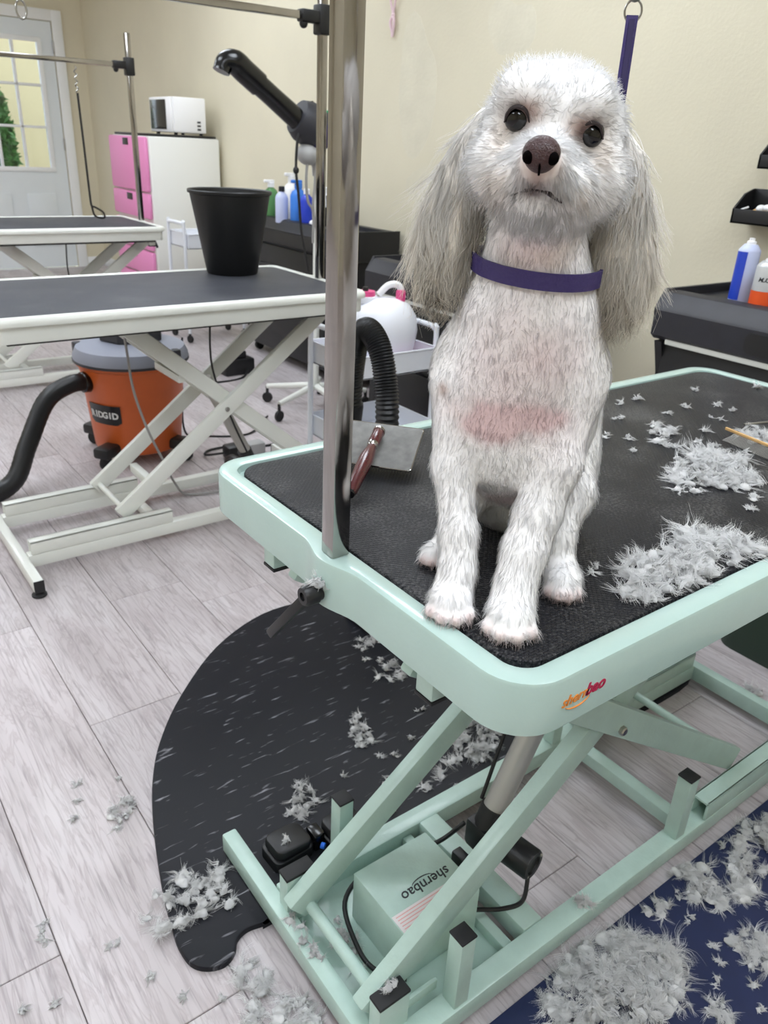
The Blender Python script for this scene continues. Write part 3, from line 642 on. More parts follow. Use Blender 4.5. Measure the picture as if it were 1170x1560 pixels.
for i in range(26):
    for j in range(20):
        x = -0.05 + 0.1 * i / 25; y = -0.038 + 0.076 * j / 19; a = BM @ Vector((x, y, -0.006)); l = min(0.02, max(0.002, a.z - 0.0006)); b_ = BM @ Vector((x, y + 0.002, -0.006 - l))
        if b_.z < 0.0005: b_.z = 0.0005
        pins.tube([a, b_], 0.00025, 3, cap=False)
pins.build('pins', 'steel', br, smooth=None)['kind'] = 'stuff'
h0 = BM @ Vector((-0.004, 0.020, 0.011)); h1 = Vector((0.545, 0.775, ZT + 0.0125)) - Vector((0.656, 0.862, ZT)); d = (h1 - h0).normalized(); Lh = (h1 - h0).length
prof = [(0.0, 0), (0.0075, 0.001), (0.0085, 0.004), (0.0085, 0.034), (0.0075, 0.038), (0.0062, 0.042), (0.0066, 0.048), (0.0092, 0.062), (0.0108, 0.080), (0.0104, 0.098), (0.0085, Lh - 0.006), (0.007, Lh), (0, Lh)]
hd = MB().lathe(prof, h0, 20, d).build('handle', 'burgundy', br)
MB().lathe([(0.0088, 0), (0.0094, 0.0005), (0.0094, 0.004), (0.0088, 0.0045)], h0 + d * 0.001, 20, d).build('ferrule', 'chrome', hd)
MB().lathe([(0.0072, 0), (0.008, 0.001), (0.0072, 0.004), (0.0078, 0.007), (0.0066, 0.009)], h0 + d * 0.0365, 20, d).build('ferrule', 'chrome', hd)
MB().lathe([(0.0074, 0), (0.0066, 0.004), (0, 0.004)], h0 + d * (Lh - 0.0015), 16, d).build('handle_end', 'black_gloss', hd)
MB().beam(h0 - nn * 0.006 + d * 0.002, h0 - nn * 0.0085 + d * 0.048, 0.006, 0.006, 0.001).build('neck_bracket', 'chrome', br)

# comb and scissors at the right, half buried in fur
cb = thing('grooming_comb', 'pale wooden comb stick lying beside shorn fur on the mint table', 'comb', (1.25, 0.61, ZT))
MB().beam((0.02, 0.062, 0.012), (-0.005, -0.065, 0.012), 0.004, 0.005, 0.001).build('spine', 'tan_wood', cb)
tt = MB()
for i in range(34):
    q = Vector((0.02, 0.062, 0.010)).lerp(Vector((-0.005, -0.065, 0.010)), 0.18 + 0.8 * i / 33); tt.tube([q, q + Vector((-0.028, 0.006, -0.009))], 0.0006, 4, cap=False)
tt.build('teeth', 'steel', cb, smooth=None)['kind'] = 'stuff'
sc = thing('scissors', 'white handled scissors with a slim blade on the mint table', 'scissors', (1.37, 0.665, ZT))
MB().beam((-0.030, 0.011, 0.006), (0.035, -0.006, 0.006), 0.006, 0.003, 0.0008).build('blade', 'steel', sc)
for s in (0, 1):
    c = Vector((0.062 - 0.012 * s, -0.012 - 0.026 * s, 0.006)); MB().tube([c + Vector((0.018 * math.cos(a), 0.012 * math.sin(a), 0)) for a in [2 * PI * i / 20 for i in range(20)]], 0.0035, 8, closed=True).build('finger_ring', 'plastic_white', sc)

# black waste bin
bn = thing('waste_bin', 'black tapered plastic bin standing on the white table', 'bin', (1.290, 2.595, ZT - 0.002))
MB().lathe([(0.0, 0.0), (0.084, 0), (0.088, 0.004), (0.1345, 0.258), (0.141, 0.260), (0.142, 0.268), (0.139, 0.271), (0.133, 0.268), (0.085, 0.012), (0, 0.010)], (0, 0, 0), 40).build('bucket', 'bin_black', bn)

# ------------------------------------------------------------------ shop vacuum
vc = thing('shop_vacuum', 'orange drum shop vacuum with grey lid under the white table', 'vacuum', (1.065, 3.06, 0))
dm = MB().lathe([(0, 0.045), (0.165, 0.045), (0.172, 0.055), (0.200, 0.36), (0.206, 0.385), (0.214, 0.39), (0.214, 0.408), (0, 0.408)], (0, 0, 0), 40).build('drum', 'vac_orange', vc)
MB().lathe([(0.216, 0.406), (0.222, 0.412), (0.221, 0.425), (0.207, 0.455), (0.150, 0.475), (0, 0.478)], (0, 0, 0), 40).build('lid', 'vac_grey', vc)
MB().lathe([(0.217, 0.400), (0.224, 0.402), (0.224, 0.411), (0.217, 0.413)], (0, 0, 0), 40).build('lid_band', 'vac_dark', vc)
MB().lathe([(0.115, 0.475), (0.125, 0.48), (0.122, 0.53), (0.10, 0.565), (0, 0.572)], (0.01, 0.01, 0), 8).build('motor_head', 'vac_dark', vc)
MB().tube(smooth_path([(-0.10, -0.03, 0.55), (-0.02, -0.02, 0.605), (0.09, 0.0, 0.56)], 6), 0.014, 10).build('carry_handle', 'vac_dark', vc)
for a in (2.6, 5.3):
    MB().box((0.205 * math.cos(a) - 0.018, 0.205 * math.sin(a) - 0.018, 0.37), (0.205 * math.cos(a) + 0.018, 0.205 * math.sin(a) + 0.018, 0.46), 0.006).build('lid_latch', 'vac_dark', vc)
for k in range(4):
    a = 0.6 + k * PI / 2; cx, cy = 0.20 * math.cos(a), 0.20 * math.sin(a)
    f = MB().box((-0.055, -0.035, 0.05), (0.055, 0.035, 0.095), 0.012).xf(Matrix.Translation((cx, cy, 0)) @ Matrix.Rotation(a, 4, 'Z')).build('caster_foot', 'black_plastic', vc)
    MB().lathe([(0.026, -0.011), (0.028, -0.008), (0.028, 0.008), (0.026, 0.011)], (cx * 1.12, cy * 1.12, 0.028), 16, (math.sin(a), -math.cos(a), 0)).build('wheel', 'black_rubber', f)
    MB().tube([(cx * 1.12, cy * 1.12, 0.03), (cx * 1.12, cy * 1.12, 0.055)], 0.009, 8).build('stem', 'steel', f)
ba = -2.62; bd = Vector((math.cos(ba), math.sin(ba), 0)); rr_ = 0.186
bdg = MB()
for i in range(9):
    for z_, k in ((0.175, 0.0), (0.255, 0.007)):
        a = ba - 0.40 + 0.80 * i / 8; r = 0.1845 + (z_ - 0.175) * 0.092 + 0.0025; bdg.v.append((r * math.cos(a), r * math.sin(a), z_ + (0.012 if i in (0, 8) and z_ < 0.2 else 0)))
bdg.f = [(i * 2, i * 2 + 2, i * 2 + 3, i * 2 + 1) for i in range(8)]
bdo = bdg.build('badge', 'black_gloss', dm)
for i, chh in enumerate('RIDGID'):
    a = ba - 0.28 + 0.56 * i / 5; r = 0.1925
    M = frame_matrix((r * math.cos(a), r * math.sin(a), 0.214), (-math.sin(a), math.cos(a), 0), (0.1 * math.cos(a), 0.1 * math.sin(a), 1))
    text_mesh('badge_letter', chh, 0.036, 'ink_white', dm, M, bold=0.0012, extrude=0.0006)
hs = smooth_path([(-0.185, -0.03, 0.335), (-0.27, -0.06, 0.340), (-0.37, -0.10, 0.30), (-0.47, -0.17, 0.17), (-0.55, -0.225, 0.06), (-0.68, -0.25, 0.036), (-0.95, -0.20, 0.036)], 14)
MB().tube(hs, [0.033 + 0.0012 * (i % 2) for i in range(len(hs))], 14).build('hose', 'hose_black', vc)
MB().lathe([(0.040, 0), (0.042, 0.004), (0.040, 0.035), (0.034, 0.04)], (-0.180, -0.028, 0.335), 18, (-0.95, -0.25, 0.03)).build('hose_collar', 'black_gloss', vc)
# pale cord dropping from the white table
solo('extension_lead', MB().tube(smooth_path([(0.815, 2.40, 0.70), (0.822, 2.40, 0.60), (0.835, 2.41, 0.47), (0.875, 2.43, 0.33), (0.93, 2.46, 0.20), (0.985, 2.50, 0.08), (1.04, 2.53, 0.012), (1.15, 2.50, 0.008), (1.35, 2.46, 0.008)], 7), 0.0042, 7), 'cord_grey', 'pale power cord trailing from the white table to the floor', 'cord')

# ------------------------------------------------------------------ utility carts
def cart(name, label, loc, wx, wy, zt, zl, handle):
    t = thing(name, label, 'utility cart', loc, 0, 'white utility carts')
    for z in (zt, zl):
        o = MB().box((0, 0, z - 0.085), (wx, wy, z - 0.080)); th = 0.003
        o.box((0, 0, z - 0.085), (wx, th, z), 0.001).box((0, wy - th, z - 0.085), (wx, wy, z), 0.001).box((0, 0, z - 0.085), (th, wy, z), 0.001).box((wx - th, 0, z - 0.085), (wx, wy, z), 0.001)
        tr_ = o.build('tray', 'cart_white', t, smooth=None)
        MB().tube([(x, y, z) for x, y in rrect(0, 0, wx, wy, 0.01, 3)], 0.004, 6, closed=True).build('rim', 'cart_white', tr_)
    for x in (-0.013, wx + 0.013):
        s = -1 if x < 0 else 1
        pth = smooth_path([(x, 0.03, 0.06), (x, 0.03, zt + handle - 0.04), (x, 0.045, zt + handle - 0.008), (x, 0.075, zt + handle), (x, wy - 0.075, zt + handle), (x, wy - 0.045, zt + handle - 0.008), (x, wy - 0.03, zt + handle - 0.04), (x, wy - 0.03, 0.06)], 4)
        MB().tube(pth, 0.0105, 10).build('side_frame', 'cart_white', t)
        for y in (0.03, wy - 0.03):
            c = MB().lathe([(0.022, -0.009), (0.024, -0.006), (0.024, 0.006), (0.022, 0.009)], (x, y, 0.0245), 14, (1, 0.3, 0)).tube([(x, y, 0.03), (x, y, 0.065)], 0.008, 8).build('caster', 'black_rubber', t)
    return t
cart('utility_cart', 'white utility cart holding the sprayer jug beside the mint table', (1.632, 2.305, 0), 0.39, 0.325, 0.505, 0.205, 0.075)
cart('utility_cart', 'small white utility cart in front of the white pink cabinet', (2.06, 4.72, 0), 0.36, 0.30, 0.665, 0.30, 0.06)
# sprayer jug on the cart
jg = thing('sprayer_jug', 'white disinfectant fogger jug with pink cap on the utility cart', 'sprayer', (1.875, 2.465, 0.4255))
MB().lathe([(0.0, 0), (0.095, 0.0), (0.110, 0.012), (0.130, 0.08), (0.137, 0.135), (0.128, 0.19), (0.100, 0.23), (0.06, 0.252), (0, 0.258)], (0, 0, 0), 32, (0, 0, 1), 0.88).build('tank', 'jug_white', jg)
nk = MB().lathe([(0.034, 0), (0.034, 0.03), (0.042, 0.032), (0.046, 0.05), (0.044, 0.056), (0, 0.056)], (-0.062, 0.045, 0.205), 24).build('neck', 'jug_white', jg)
MB().lathe([(0.034, 0), (0.036, 0.004), (0.034, 0.018), (0, 0.018)], (-0.062, 0.045, 0.261), 24).build('pink_cap', 'pink_hot', nk)
MB().lathe([(0.011, 0), (0.012, 0.008), (0.010, 0.015), (0, 0.015)], (-0.066, 0.045, 0.279), 14).build('valve', 'black_plastic', nk)
MB().tube(smooth_path([(-0.02, 0.02, 0.266), (0.01, 0.0, 0.302), (0.045, -0.02, 0.302), (0.062, -0.03, 0.255)], 6), 0.013, 10).build('carry_handle', 'plastic_white', jg)
MB().box((0.035, -0.045, 0.240), (0.065, -0.012, 0.288), 0.008).build('trigger', 'pink_hot', jg)
MB().lathe([(0.098, 0), (0.116, 0.004), (0.124, 0.022), (0.112, 0.028)], (0.008, -0.006, 0.0), 28).build('pink_base', 'pink_hot', jg)
# corrugated hose of the forced dryer, arching behind the mint table
hz = thing('dryer_hose', 'black corrugated dryer hose arching behind the mint table', 'hose', (1.18, 1.48, 0))
hp = smooth_path([(-0.04, -0.015, 0.03), (-0.04, -0.013, 0.35), (-0.040, -0.010, 0.598), (-0.036, 0.012, 0.700), (-0.036, 0.042, 0.770), (-0.037, 0.090, 0.803), (-0.031, 0.138, 0.768), (-0.022, 0.170, 0.686), (-0.013, 0.190, 0.572)], 22)
MB().tube(hp, [0.0285 + (0.0022 if i % 2 else -0.0012) for i in range(len(hp))], 16).build('corrugated_tube', 'hose_black', hz)
MB().lathe([(0.034, 0), (0.036, 0.01), (0.034, 0.09), (0.024, 0.16), (0, 0.162)], (-0.0135, 0.189, 0.585), 20, (0.04, 0.15, -0.98)).build('nozzle', 'black_plastic', hz)
MB().box((-0.11, -0.09, 0.0), (0.03, 0.06, 0.06), 0.02).build('floor_coupling', 'black_plastic', hz)

# ------------------------------------------------------------------ tool chests along the wall
def chest(name, label, y0, y1, zt, zbar, xf=2.12, m='toolbox', bar=True):
    t = thing(name, label, 'tool chest', (xf, (y0 + y1) / 2, 0), 0, 'black tool chests'); hw = (y1 - y0) / 2; D = XW - 0.03 - xf
    MB().box((0.03, -hw + 0.03, 0.06), (D, hw - 0.03, zt - 0.145), 0.006).build('body', 'chest_black', t)
    def prof(pts, ya, yb, name, mm, par):
        b = MB(); n = len(pts)
        b.v = [(p[0], ya, p[1]) for p in pts] + [(p[0], yb, p[1]) for p in pts]
        b.f = [tuple(range(n)), tuple(range(2 * n - 1, n - 1, -1))] + [(i, (i + 1) % n, n + (i + 1) % n, n + i) for i in range(n)]
        return b.build(name, mm, par, smooth=30)
    top = prof([(D, zt - 0.14), (0.02, zt - 0.14), (0.0, zt - 0.125), (0.0, zt - 0.052), (0.012, zt - 0.046), (0.045, zt - 0.004), (0.055, zt), (0.10, zt), (0.105, zt - 0.02), (D - 0.05, zt - 0.02), (D - 0.045, zt), (D, zt)], -hw, hw, 'top_tray', m, t)
    for s in (-1, 1):
        prof([(D, zt - 0.14), (0.03, zt - 0.14), (0.012, zt - 0.05), (0.05, zt + 0.006), (D, zt + 0.006)], s * (hw - 0.001), s * (hw + 0.012), 'tray_side', m, t)
        prof([(D - 0.05, 0.05), (0.04, 0.05), (0.05, zt - 0.25), (0.012, zt - 0.145), (D - 0.02, zt - 0.145)], s * (hw - 0.035), s * (hw - 0.010), 'side_panel', 'chest_black', t)
    rc = MB().slab(rrect(-hw * 0.45, zt - 0.118, hw * 0.30, zt - 0.060, 0.02), 0, 0.004); rc.v = [(-p[2] + 0.001, p[0] - 0.02, p[1]) for p in rc.v]; rc.build('grip_recess', 'black_plastic', top)
    if bar: MB().box((0.012, -hw + 0.045, zbar - 0.009), (0.030, hw - 0.045, zbar + 0.009), 0.004).build('drawer_handle', 'white_metal', t)
    for k in range(2): MB().box((0.016, -hw + 0.05, 0.10 + k * 0.24), (0.032, hw - 0.05, 0.32 + k * 0.24), 0.004).build('drawer', 'chest_black', t)
    for x in (0.08, D - 0.06):
        for s in (-1, 1): MB().lathe([(0.026, -0.012), (0.03, -0.009), (0.03, 0.009), (0.026, 0.012)], (x, s * (hw - 0.08), 0.0305), 14, (0, 1, 0)).build('caster', 'black_rubber', t)
    return t
chest('tool_chest', 'black tool chest with white drawer bar at the right behind the mint table', 0.62, 1.432, 0.856, 0.714)
chest('tool_chest', 'low black tool chest behind the sprayer jug and the dog ear', 1.98, 2.95, 0.757, 0.615)
chest('tool_chest', 'black tool chest behind the black bin carrying green and blue bottles', 3.36, 4.50, 0.812, 0.69, xf=2.29, m='chest_black', bar=False)

# bottles and cans
def spray_can(loc, r, h, lean, label, body, bandlist, capm, cap_full=False, group='spray cans on the tool chest'):
    t = thing('spray_can', label, 'spray can', loc, 0, group); t.rotation_euler = (lean[0], lean[1], 0)
    bo = MB().lathe([(0, 0), (r * 0.94, 0), (r, 0.004), (r, h * 0.80), (r * 0.97, h * 0.82), (r * 0.62, h * 0.90), (r * 0.55, h * 0.905), (0, h * 0.905)], (0, 0, 0), 24).build('can', body, t)
    for nm, mm, z0, z1, a0, a1 in bandlist:
        b = MB(); k = max(3, int((a1 - a0) / 0.2))
        for i in range(k + 1):
            a = a0 + (a1 - a0) * i / k
            for z in (z0, z1): b.v.append(((r + 0.0006) * math.cos(a), (r + 0.0006) * math.sin(a), z))
        b.f = [(i * 2, i * 2 + 2, i * 2 + 3, i * 2 + 1) for i in range(k)]
        b.build(nm, mm, bo)
    if cap_full: MB().lathe([(r * 0.98, 0), (r * 0.98, h * 0.10), (r * 0.82, h * 0.20), (r * 0.7, h * 0.215), (0, h * 0.215)], (0, 0, h * 0.80), 24).build('cap', capm, t)
    else: MB().lathe([(r * 0.42, 0), (r * 0.42, h * 0.045), (r * 0.25, h * 0.06), (r * 0.25, h * 0.095), (0, h * 0.1)], (0, 0, h * 0.90), 16).build('nozzle', capm, t)
    return t
TC = 0.8375
a0 = math.radians(218)         # towards the camera
spray_can((2.30, 1.275, TC), 0.031, 0.186, (0, 0), 'tall pale blue spray can with a deep blue stripe', 'can_lightblue', [('blue_stripe', 'can_blue', 0.012, 0.148, a0 - 1.55, a0 - 0.25)], 'plastic_white')
oc = spray_can((2.25, 1.178, TC), 0.034, 0.150, (0, 0), 'silver spray can with an orange lower band', 'can_silver', [('orange_band', 'can_orange', 0.004, 0.055, 0, 2 * PI)], 'plastic_white')
for i, chh in enumerate('MUCOX'):
    a = a0 - 0.62 + 0.26 * i; M = frame_matrix((0.0346 * math.cos(a), 0.0346 * math.sin(a), 0.086), (-math.sin(a), math.cos(a), 0), (0, 0, 1))
    text_mesh('print_letter', chh, 0.017, 'ink_black', oc, M, bold=0.0003, extrude=0.0002, shear=0.2)
spray_can((2.40, 1.215, TC), 0.033, 0.215, (0, 0), 'dark spray can with a broad white cap', 'black_gloss', [], 'plastic_white', True)
spray_can((2.235, 1.085, TC), 0.034, 0.16, (0, 0), 'white spray can at the right edge of the picture', 'plastic_white', [], 'plastic_white')
pb = thing('pill_bottle', 'small white lidded bottle at the back of the right tool chest', 'bottle', (2.55, 1.575 - 0.17, 0.8575))
MB().lathe([(0, 0), (0.024, 0), (0.025, 0.003), (0.025, 0.03), (0.021, 0.036), (0, 0.036)], (0, 0, 0), 20).build('bottle', 'plastic_white', pb)
MB().lathe([(0.022, 0), (0.0225, 0.002), (0.021, 0.028), (0, 0.029)], (0, 0, 0.036), 20).build('cap', 'plastic_white', pb)
solo('yellow_cap', MB().lathe([(0, 0), (0.015, 0), (0.016, 0.004), (0.013, 0.018), (0.006, 0.024), (0, 0.024)], (2.56, 1.335, 0.8575), 16), 'yellow', 'small yellow cap beside the white bottle', 'cap')
def bottle(x, y, r, h, body, capm, label, trig=False):
    t = thing('bottle', label, 'bottle', (x + 0.07, y + 0.09, 0.7925), 0, 'bottles on the far tool chest')
    MB().lathe([(0, 0), (r * 0.95, 0), (r, 0.005), (r, h * 0.68), (r * 0.8, h * 0.78), (r * 0.42, h * 0.84), (r * 0.40, h * 0.88), (0, h * 0.88)], (0, 0, 0), 20).build('bottle', body, t)
    MB().lathe([(r * 0.48, 0), (r * 0.48, h * 0.12), (r * 0.4, h * 0.14), (0, h * 0.14)], (0, 0, h * 0.86), 16).build('cap', capm, t)
    if trig: MB().box((-0.045, -0.012, h * 0.98), (0.02, 0.012, h * 1.06), 0.006).build('trigger', capm, t)
bottle(2.33, 4.21, 0.042, 0.20, 'bottle_green', 'plastic_white', 'green bottle with white cap on the far tool chest', True)
bottle(2.42, 4.13, 0.045, 0.24, 'plastic_white', 'plastic_white', 'white bottle behind the blue bottles on the far tool chest', True)
bottle(2.28, 4.00, 0.036, 0.19, 'can_lightblue', 'black_plastic', 'pale blue bottle with black cap beside the green bottle')
bottle(2.34, 3.92, 0.046, 0.215, 'bottle_blue', 'bottle_blue', 'bright blue bottle on the far tool chest', True)
bottle(2.32, 3.80, 0.036, 0.19, 'bottle_deep', 'plastic_white', 'deep blue bottle beside the bright blue bottle')
bottle(2.44, 3.80, 0.045, 0.20, 'jug_white', 'plastic_white', 'pale jug right of the deep blue bottle')
solo('tissue', MB().ball((2.395, 3.80, 0.814), (0.035, 0.05, 0.022), 12, 8), 'plastic_white', 'crumpled white tissue in front of the blue bottles', 'tissue')
# brush handles standing in a black cup
cu = thing('tool_cup', 'black tool cup beside the blue bottles', 'cup', (2.42, 3.70, 0.7925))
MB().lathe([(0, 0), (0.03, 0), (0.036, 0.11), (0.033, 0.11), (0.028, 0.006), (0, 0.006)], (0, 0, 0), 18).build('cup', 'black_plastic', cu)
for k in range(3): MB().tube([(0.008 * (k - 1), 0.005, 0.01), (0.02 * (k - 1), 0.0, 0.17 + 0.02 * k)], 0.008, 8).build('tool_handle', 'black_gloss', cu)
# things heaped on the low chest
solo('folded_towel', MB().box((2.24, 2.30, 0.7375), (2.46, 2.66, 0.765), 0.012, seg=3), 'plastic_white', 'folded white towel on the low tool chest', 'towel')

# ------------------------------------------------------------------ stand dryer
sd = thing('stand_dryer', 'black and purple stand dryer with long nozzle behind the white table', 'dryer', (2.02, 3.20, 0))
MB().tube([(0, 0, 0.12), (0, 0, 1.10)], 0.016, 14).build('stand_pole', 'white_metal', sd)
for k in range(5):
    a = 2.19 + k * 2 * PI / 5; d_ = Vector((math.cos(a), math.sin(a), 0))
    l = MB().tube([d_ * 0.02 + Vector((0, 0, 0.12)), d_ * 0.262 + Vector((0, 0, 0.085))], [0.018, 0.013], 10).build('star_leg', 'white_metal', sd)
    MB().lathe([(0.022, -0.01), (0.026, -0.007), (0.026, 0.007), (0.022, 0.01)], d_ * 0.262 + Vector((0, 0, 0.0265)), 14, (-d_.y, d_.x, 0)).tube([d_ * 0.262 + Vector((0, 0, 0.03)), d_ * 0.262 + Vector((0, 0, 0.085))], 0.008, 8).build('caster', 'black_rubber', l)
MB().tube(smooth_path([(0.0, 0, 1.08), (-0.01, -0.005, 1.13), (-0.04, -0.01, 1.16)], 5), [0.022] * 11, 12).ball((-0.055, -0.01, 1.165), (0.05, 0.05, 0.045), 14, 10).build('tilt_joint', 'grey_plastic', sd)
bo = MB().lathe([(0.0, 0), (0.05, 0.002), (0.082, 0.02), (0.088, 0.06), (0.086, 0.14), (0.07, 0.175), (0, 0.18)], (0.055, 0.0, 1.23), 24, (-0.82, 0.02, 0.42)).build('motor_housing', 'vac_dark', sd)
MB().lathe([(0.086, 0), (0.0895, 0.004), (0.0895, 0.05), (0.086, 0.054)], (0.035, 0.0, 1.240), 24, (-0.82, 0.02, 0.42)).build('purple_ring', 'purple_dark', sd)
for k, (x, z) in enumerate(((-0.035, 1.335), (0.005, 1.335))): MB().tube([(x, -0.02, z), (x - 0.008, -0.02, z + 0.035)], 0.006, 8).build('switch', 'black_gloss', bo)
MB().ball((0.025, -0.03, 1.325), (0.022, 0.02, 0.015), 12, 8).build('green_button', 'green_led', bo)
n0 = Vector((-0.085, 0.0, 1.285)); n1 = Vector((-0.345, 0.0, 1.455)); dn = (n1 - n0).normalized()
MB().tube([n0, n0 + dn * 0.02, n0 + dn * 0.16, n1], [0.05, 0.044, 0.041, 0.041], 18).build('nozzle_tube', 'black_gloss', sd)
MB().tube(smooth_path([n1 - dn * 0.075, n1, n1 + dn * 0.05, n1 + dn * 0.085 + Vector((-0.015, 0, -0.022)), n1 + dn * 0.085 + Vector((-0.032, 0, -0.055))], 5), [0.047] * 11 + [0.046, 0.045, 0.042, 0.04, 0.037, 0.035, 0.034, 0.033, 0.033, 0.034], 18).build('nozzle_elbow', 'black_gloss', sd)
MB().tube(smooth_path([(-0.11, -0.03, 1.26), (-0.125, -0.035, 1.20), (-0.13, -0.035, 1.10), (-0.12, -0.04, 1.0), (-0.105, -0.04, 0.85), (-0.08, -0.06, 0.68)], 6), 0.006, 8).ball((-0.13, -0.035, 1.10), (0.013, 0.013, 0.016), 10, 8).build('cord', 'cord_black', sd)
MB().tube(smooth_path([(-0.05, -0.02, 1.22), (-0.075, -0.03, 1.08), (-0.07, -0.035, 0.98), (-0.045, -0.04, 0.93), (-0.045, -0.04, 0.80)], 6), 0.006, 8).build('cord', 'cord_grey', sd)
MB().tube(smooth_path([(-0.02, -0.02, 1.18), (-0.03, -0.03, 1.05), (-0.045, -0.04, 0.95), (-0.02, -0.03, 0.86), (0.01, -0.02, 0.855)], 6), 0.006, 8).build('cord', 'cord_grey', sd)

# ------------------------------------------------------------------ cabinet with pink drawers, microwave
cbn = thing('drawer_cabinet', 'white cabinet with pink drawer fronts in the far corner', 'cabinet', (2.36, 5.745, 0))
MB().box((-0.24, -0.345, 0.0), (0.26, 0.345, 1.195), 0.012).build('body', 'cabinet_white', cbn)
for z0, z1 in ((0.03, 0.30), (0.31, 0.47), (0.48, 0.66), (0.685, 0.845), (0.855, 1.19)):
    dwr = MB().box((-0.268, -0.335, z0), (-0.2405, 0.335, z1), 0.014).build('drawer', 'pink', cbn)
    MB().box((-0.2705, -0.05, z1 - 0.055), (-0.2675, 0.05, z1 - 0.012), 0.004).build('handle_slot', 'black_plastic', dwr)
mw = thing('microwave', 'small white microwave on top of the white cabinet', 'microwave', (2.435, 5.63, 1.212))
MB().box((-0.115, -0.185, 0.012), (0.115, 0.185, 0.225), 0.008).build('body', 'plastic_white', mw)
dd = MB().box((-0.130, -0.18, 0.014), (-0.116, 0.18, 0.222), 0.004).build('door', 'plastic_white', mw)
MB().box((-0.1325, -0.10, 0.03), (-0.1305, 0.165, 0.208), 0.002).build('window', 'microwave_glass', dd)
for i in range(3): MB().box((0.05, -0.1862, 0.03 + 0.022 * i), (0.075, -0.1855, 0.042 + 0.022 * i)).build('vent_slot', 'ink_black', mw)
for x in (-0.09, 0.09):
    for y in (-0.15, 0.15): MB().lathe([(0.012, 0), (0.012, 0.012)], (x, y, 0), 10).build('foot', 'black_rubber', mw)
solo('baking_tray', MB().box((2.13, 5.42, 1.196), (2.605, 6.05, 1.211), 0.004), 'black_plastic', 'flat black tray under the microwave', 'tray')

# ------------------------------------------------------------------ wall bins at the right edge
def wall_bin(y1, z0, h, d, label):
    t = thing('wall_shelf', label, 'wall shelf', (XW, y1 - 0.2, z0), 0, 'black wall shelves')
    MB().box((-d, -0.2, 0), (0, 0.2, 0.006), 0.001).build('base', 'black_plastic', t)
    for s in (-0.2, 0.194):
        b = MB(); pr = [(0, 0), (-d, 0), (-d, h * 0.42), (-d * 0.55, h * 0.85), (-0.01, h)]
        b.v = [(p[0], s, p[1]) for p in pr] + [(p[0], s + 0.006, p[1]) for p in pr]
        b.f = [tuple(range(5)), tuple(range(9, 4, -1))] + [(i, (i + 1) % 5, 5 + (i + 1) % 5, 5 + i) for i in range(5)]
        b.build('end_plate', 'black_plastic', t, smooth=None)
    MB().box((-d, -0.2, 0), (-d + 0.006, 0.2, h * 0.42), 0.001).build('lip', 'black_plastic', t)
    MB().box((-0.008, -0.2, 0), (-0.001, 0.2, h), 0.001).build('back', 'black_plastic', t)
    return t
wall_bin(1.455, 1.205, 0.095, 0.10, 'upper black wall shelf at the right edge')
wall_bin(1.50, 1.040, 0.105, 0.11, 'lower black wall shelf with a rolled white item')
ri = thing('rolled_bandage', 'rolled white item with a tan core lying in the lower wall shelf', 'roll', (2.585, 1.39, 1.0465))
MB().lathe([(0.0, 0), (0.018, 0), (0.02, 0.004), (0.02, 0.11), (0, 0.112)], (0, 0.06, 0.021), 16, (0, -1, 0)).build('tan_core', 'tan_wood', ri)
for k in range(3): MB().ball((-0.006, 0.035 - 0.022 * k, 0.042 + 0.003 * (k % 2)), (0.018, 0.016, 0.012), 10, 8).build('white_knot', 'plastic_white', ri)
MB().tube(smooth_path([(-0.02, 0.07, 0.045), (-0.03, 0.095, 0.03), (-0.03, 0.09, 0.008), (-0.03, 0.07, 0.001)], 5), 0.003, 6).build('loop', 'plastic_white', ri)
# twine hanging at the top of the wall
tw = thing('hanging_tag', 'pale pink twisted bow hanging from the wall', 'tag', (XW - 0.012, 3.515, 1.69))
for s in (-1, 1): MB().tube(smooth_path([(0, 0.0, 0.09), (-0.004, 0.014 * s, 0.06), (0, 0.004 * s, 0.02), (0, 0.0, 0.0)], 5), [0.007] * 8 + [0.006] * 8, 8).build('ribbon', 'twine_pink', tw)
for s in (-1, 1): MB().tube(smooth_path([(0, 0, 0.09), (-0.004, 0.02 * s, 0.15), (0, 0.03 * s, 0.2)], 5), 0.005, 8).build('ribbon', 'twine_pink', tw)
MB().ball((0, 0, 0.09), (0.009, 0.012, 0.01), 10, 8).build('knot', 'twine_pink', tw)
# dark green bin beyond the mint table
gb = thing('storage_tub', 'dark green tub standing on the floor beyond the mint table', 'tub', (1.995, 0.80, 0))
MB().slab(rrect(-0.105, -0.30, 0.105, 0.085, 0.05), 0, 0.30, 0.01).build('tub', 'bin_green', gb)
MB().slab(rrect(-0.112, -0.307, 0.112, 0.092, 0.055), 0.298, 0.33, 0.01).build('lid', 'bin_green', gb)
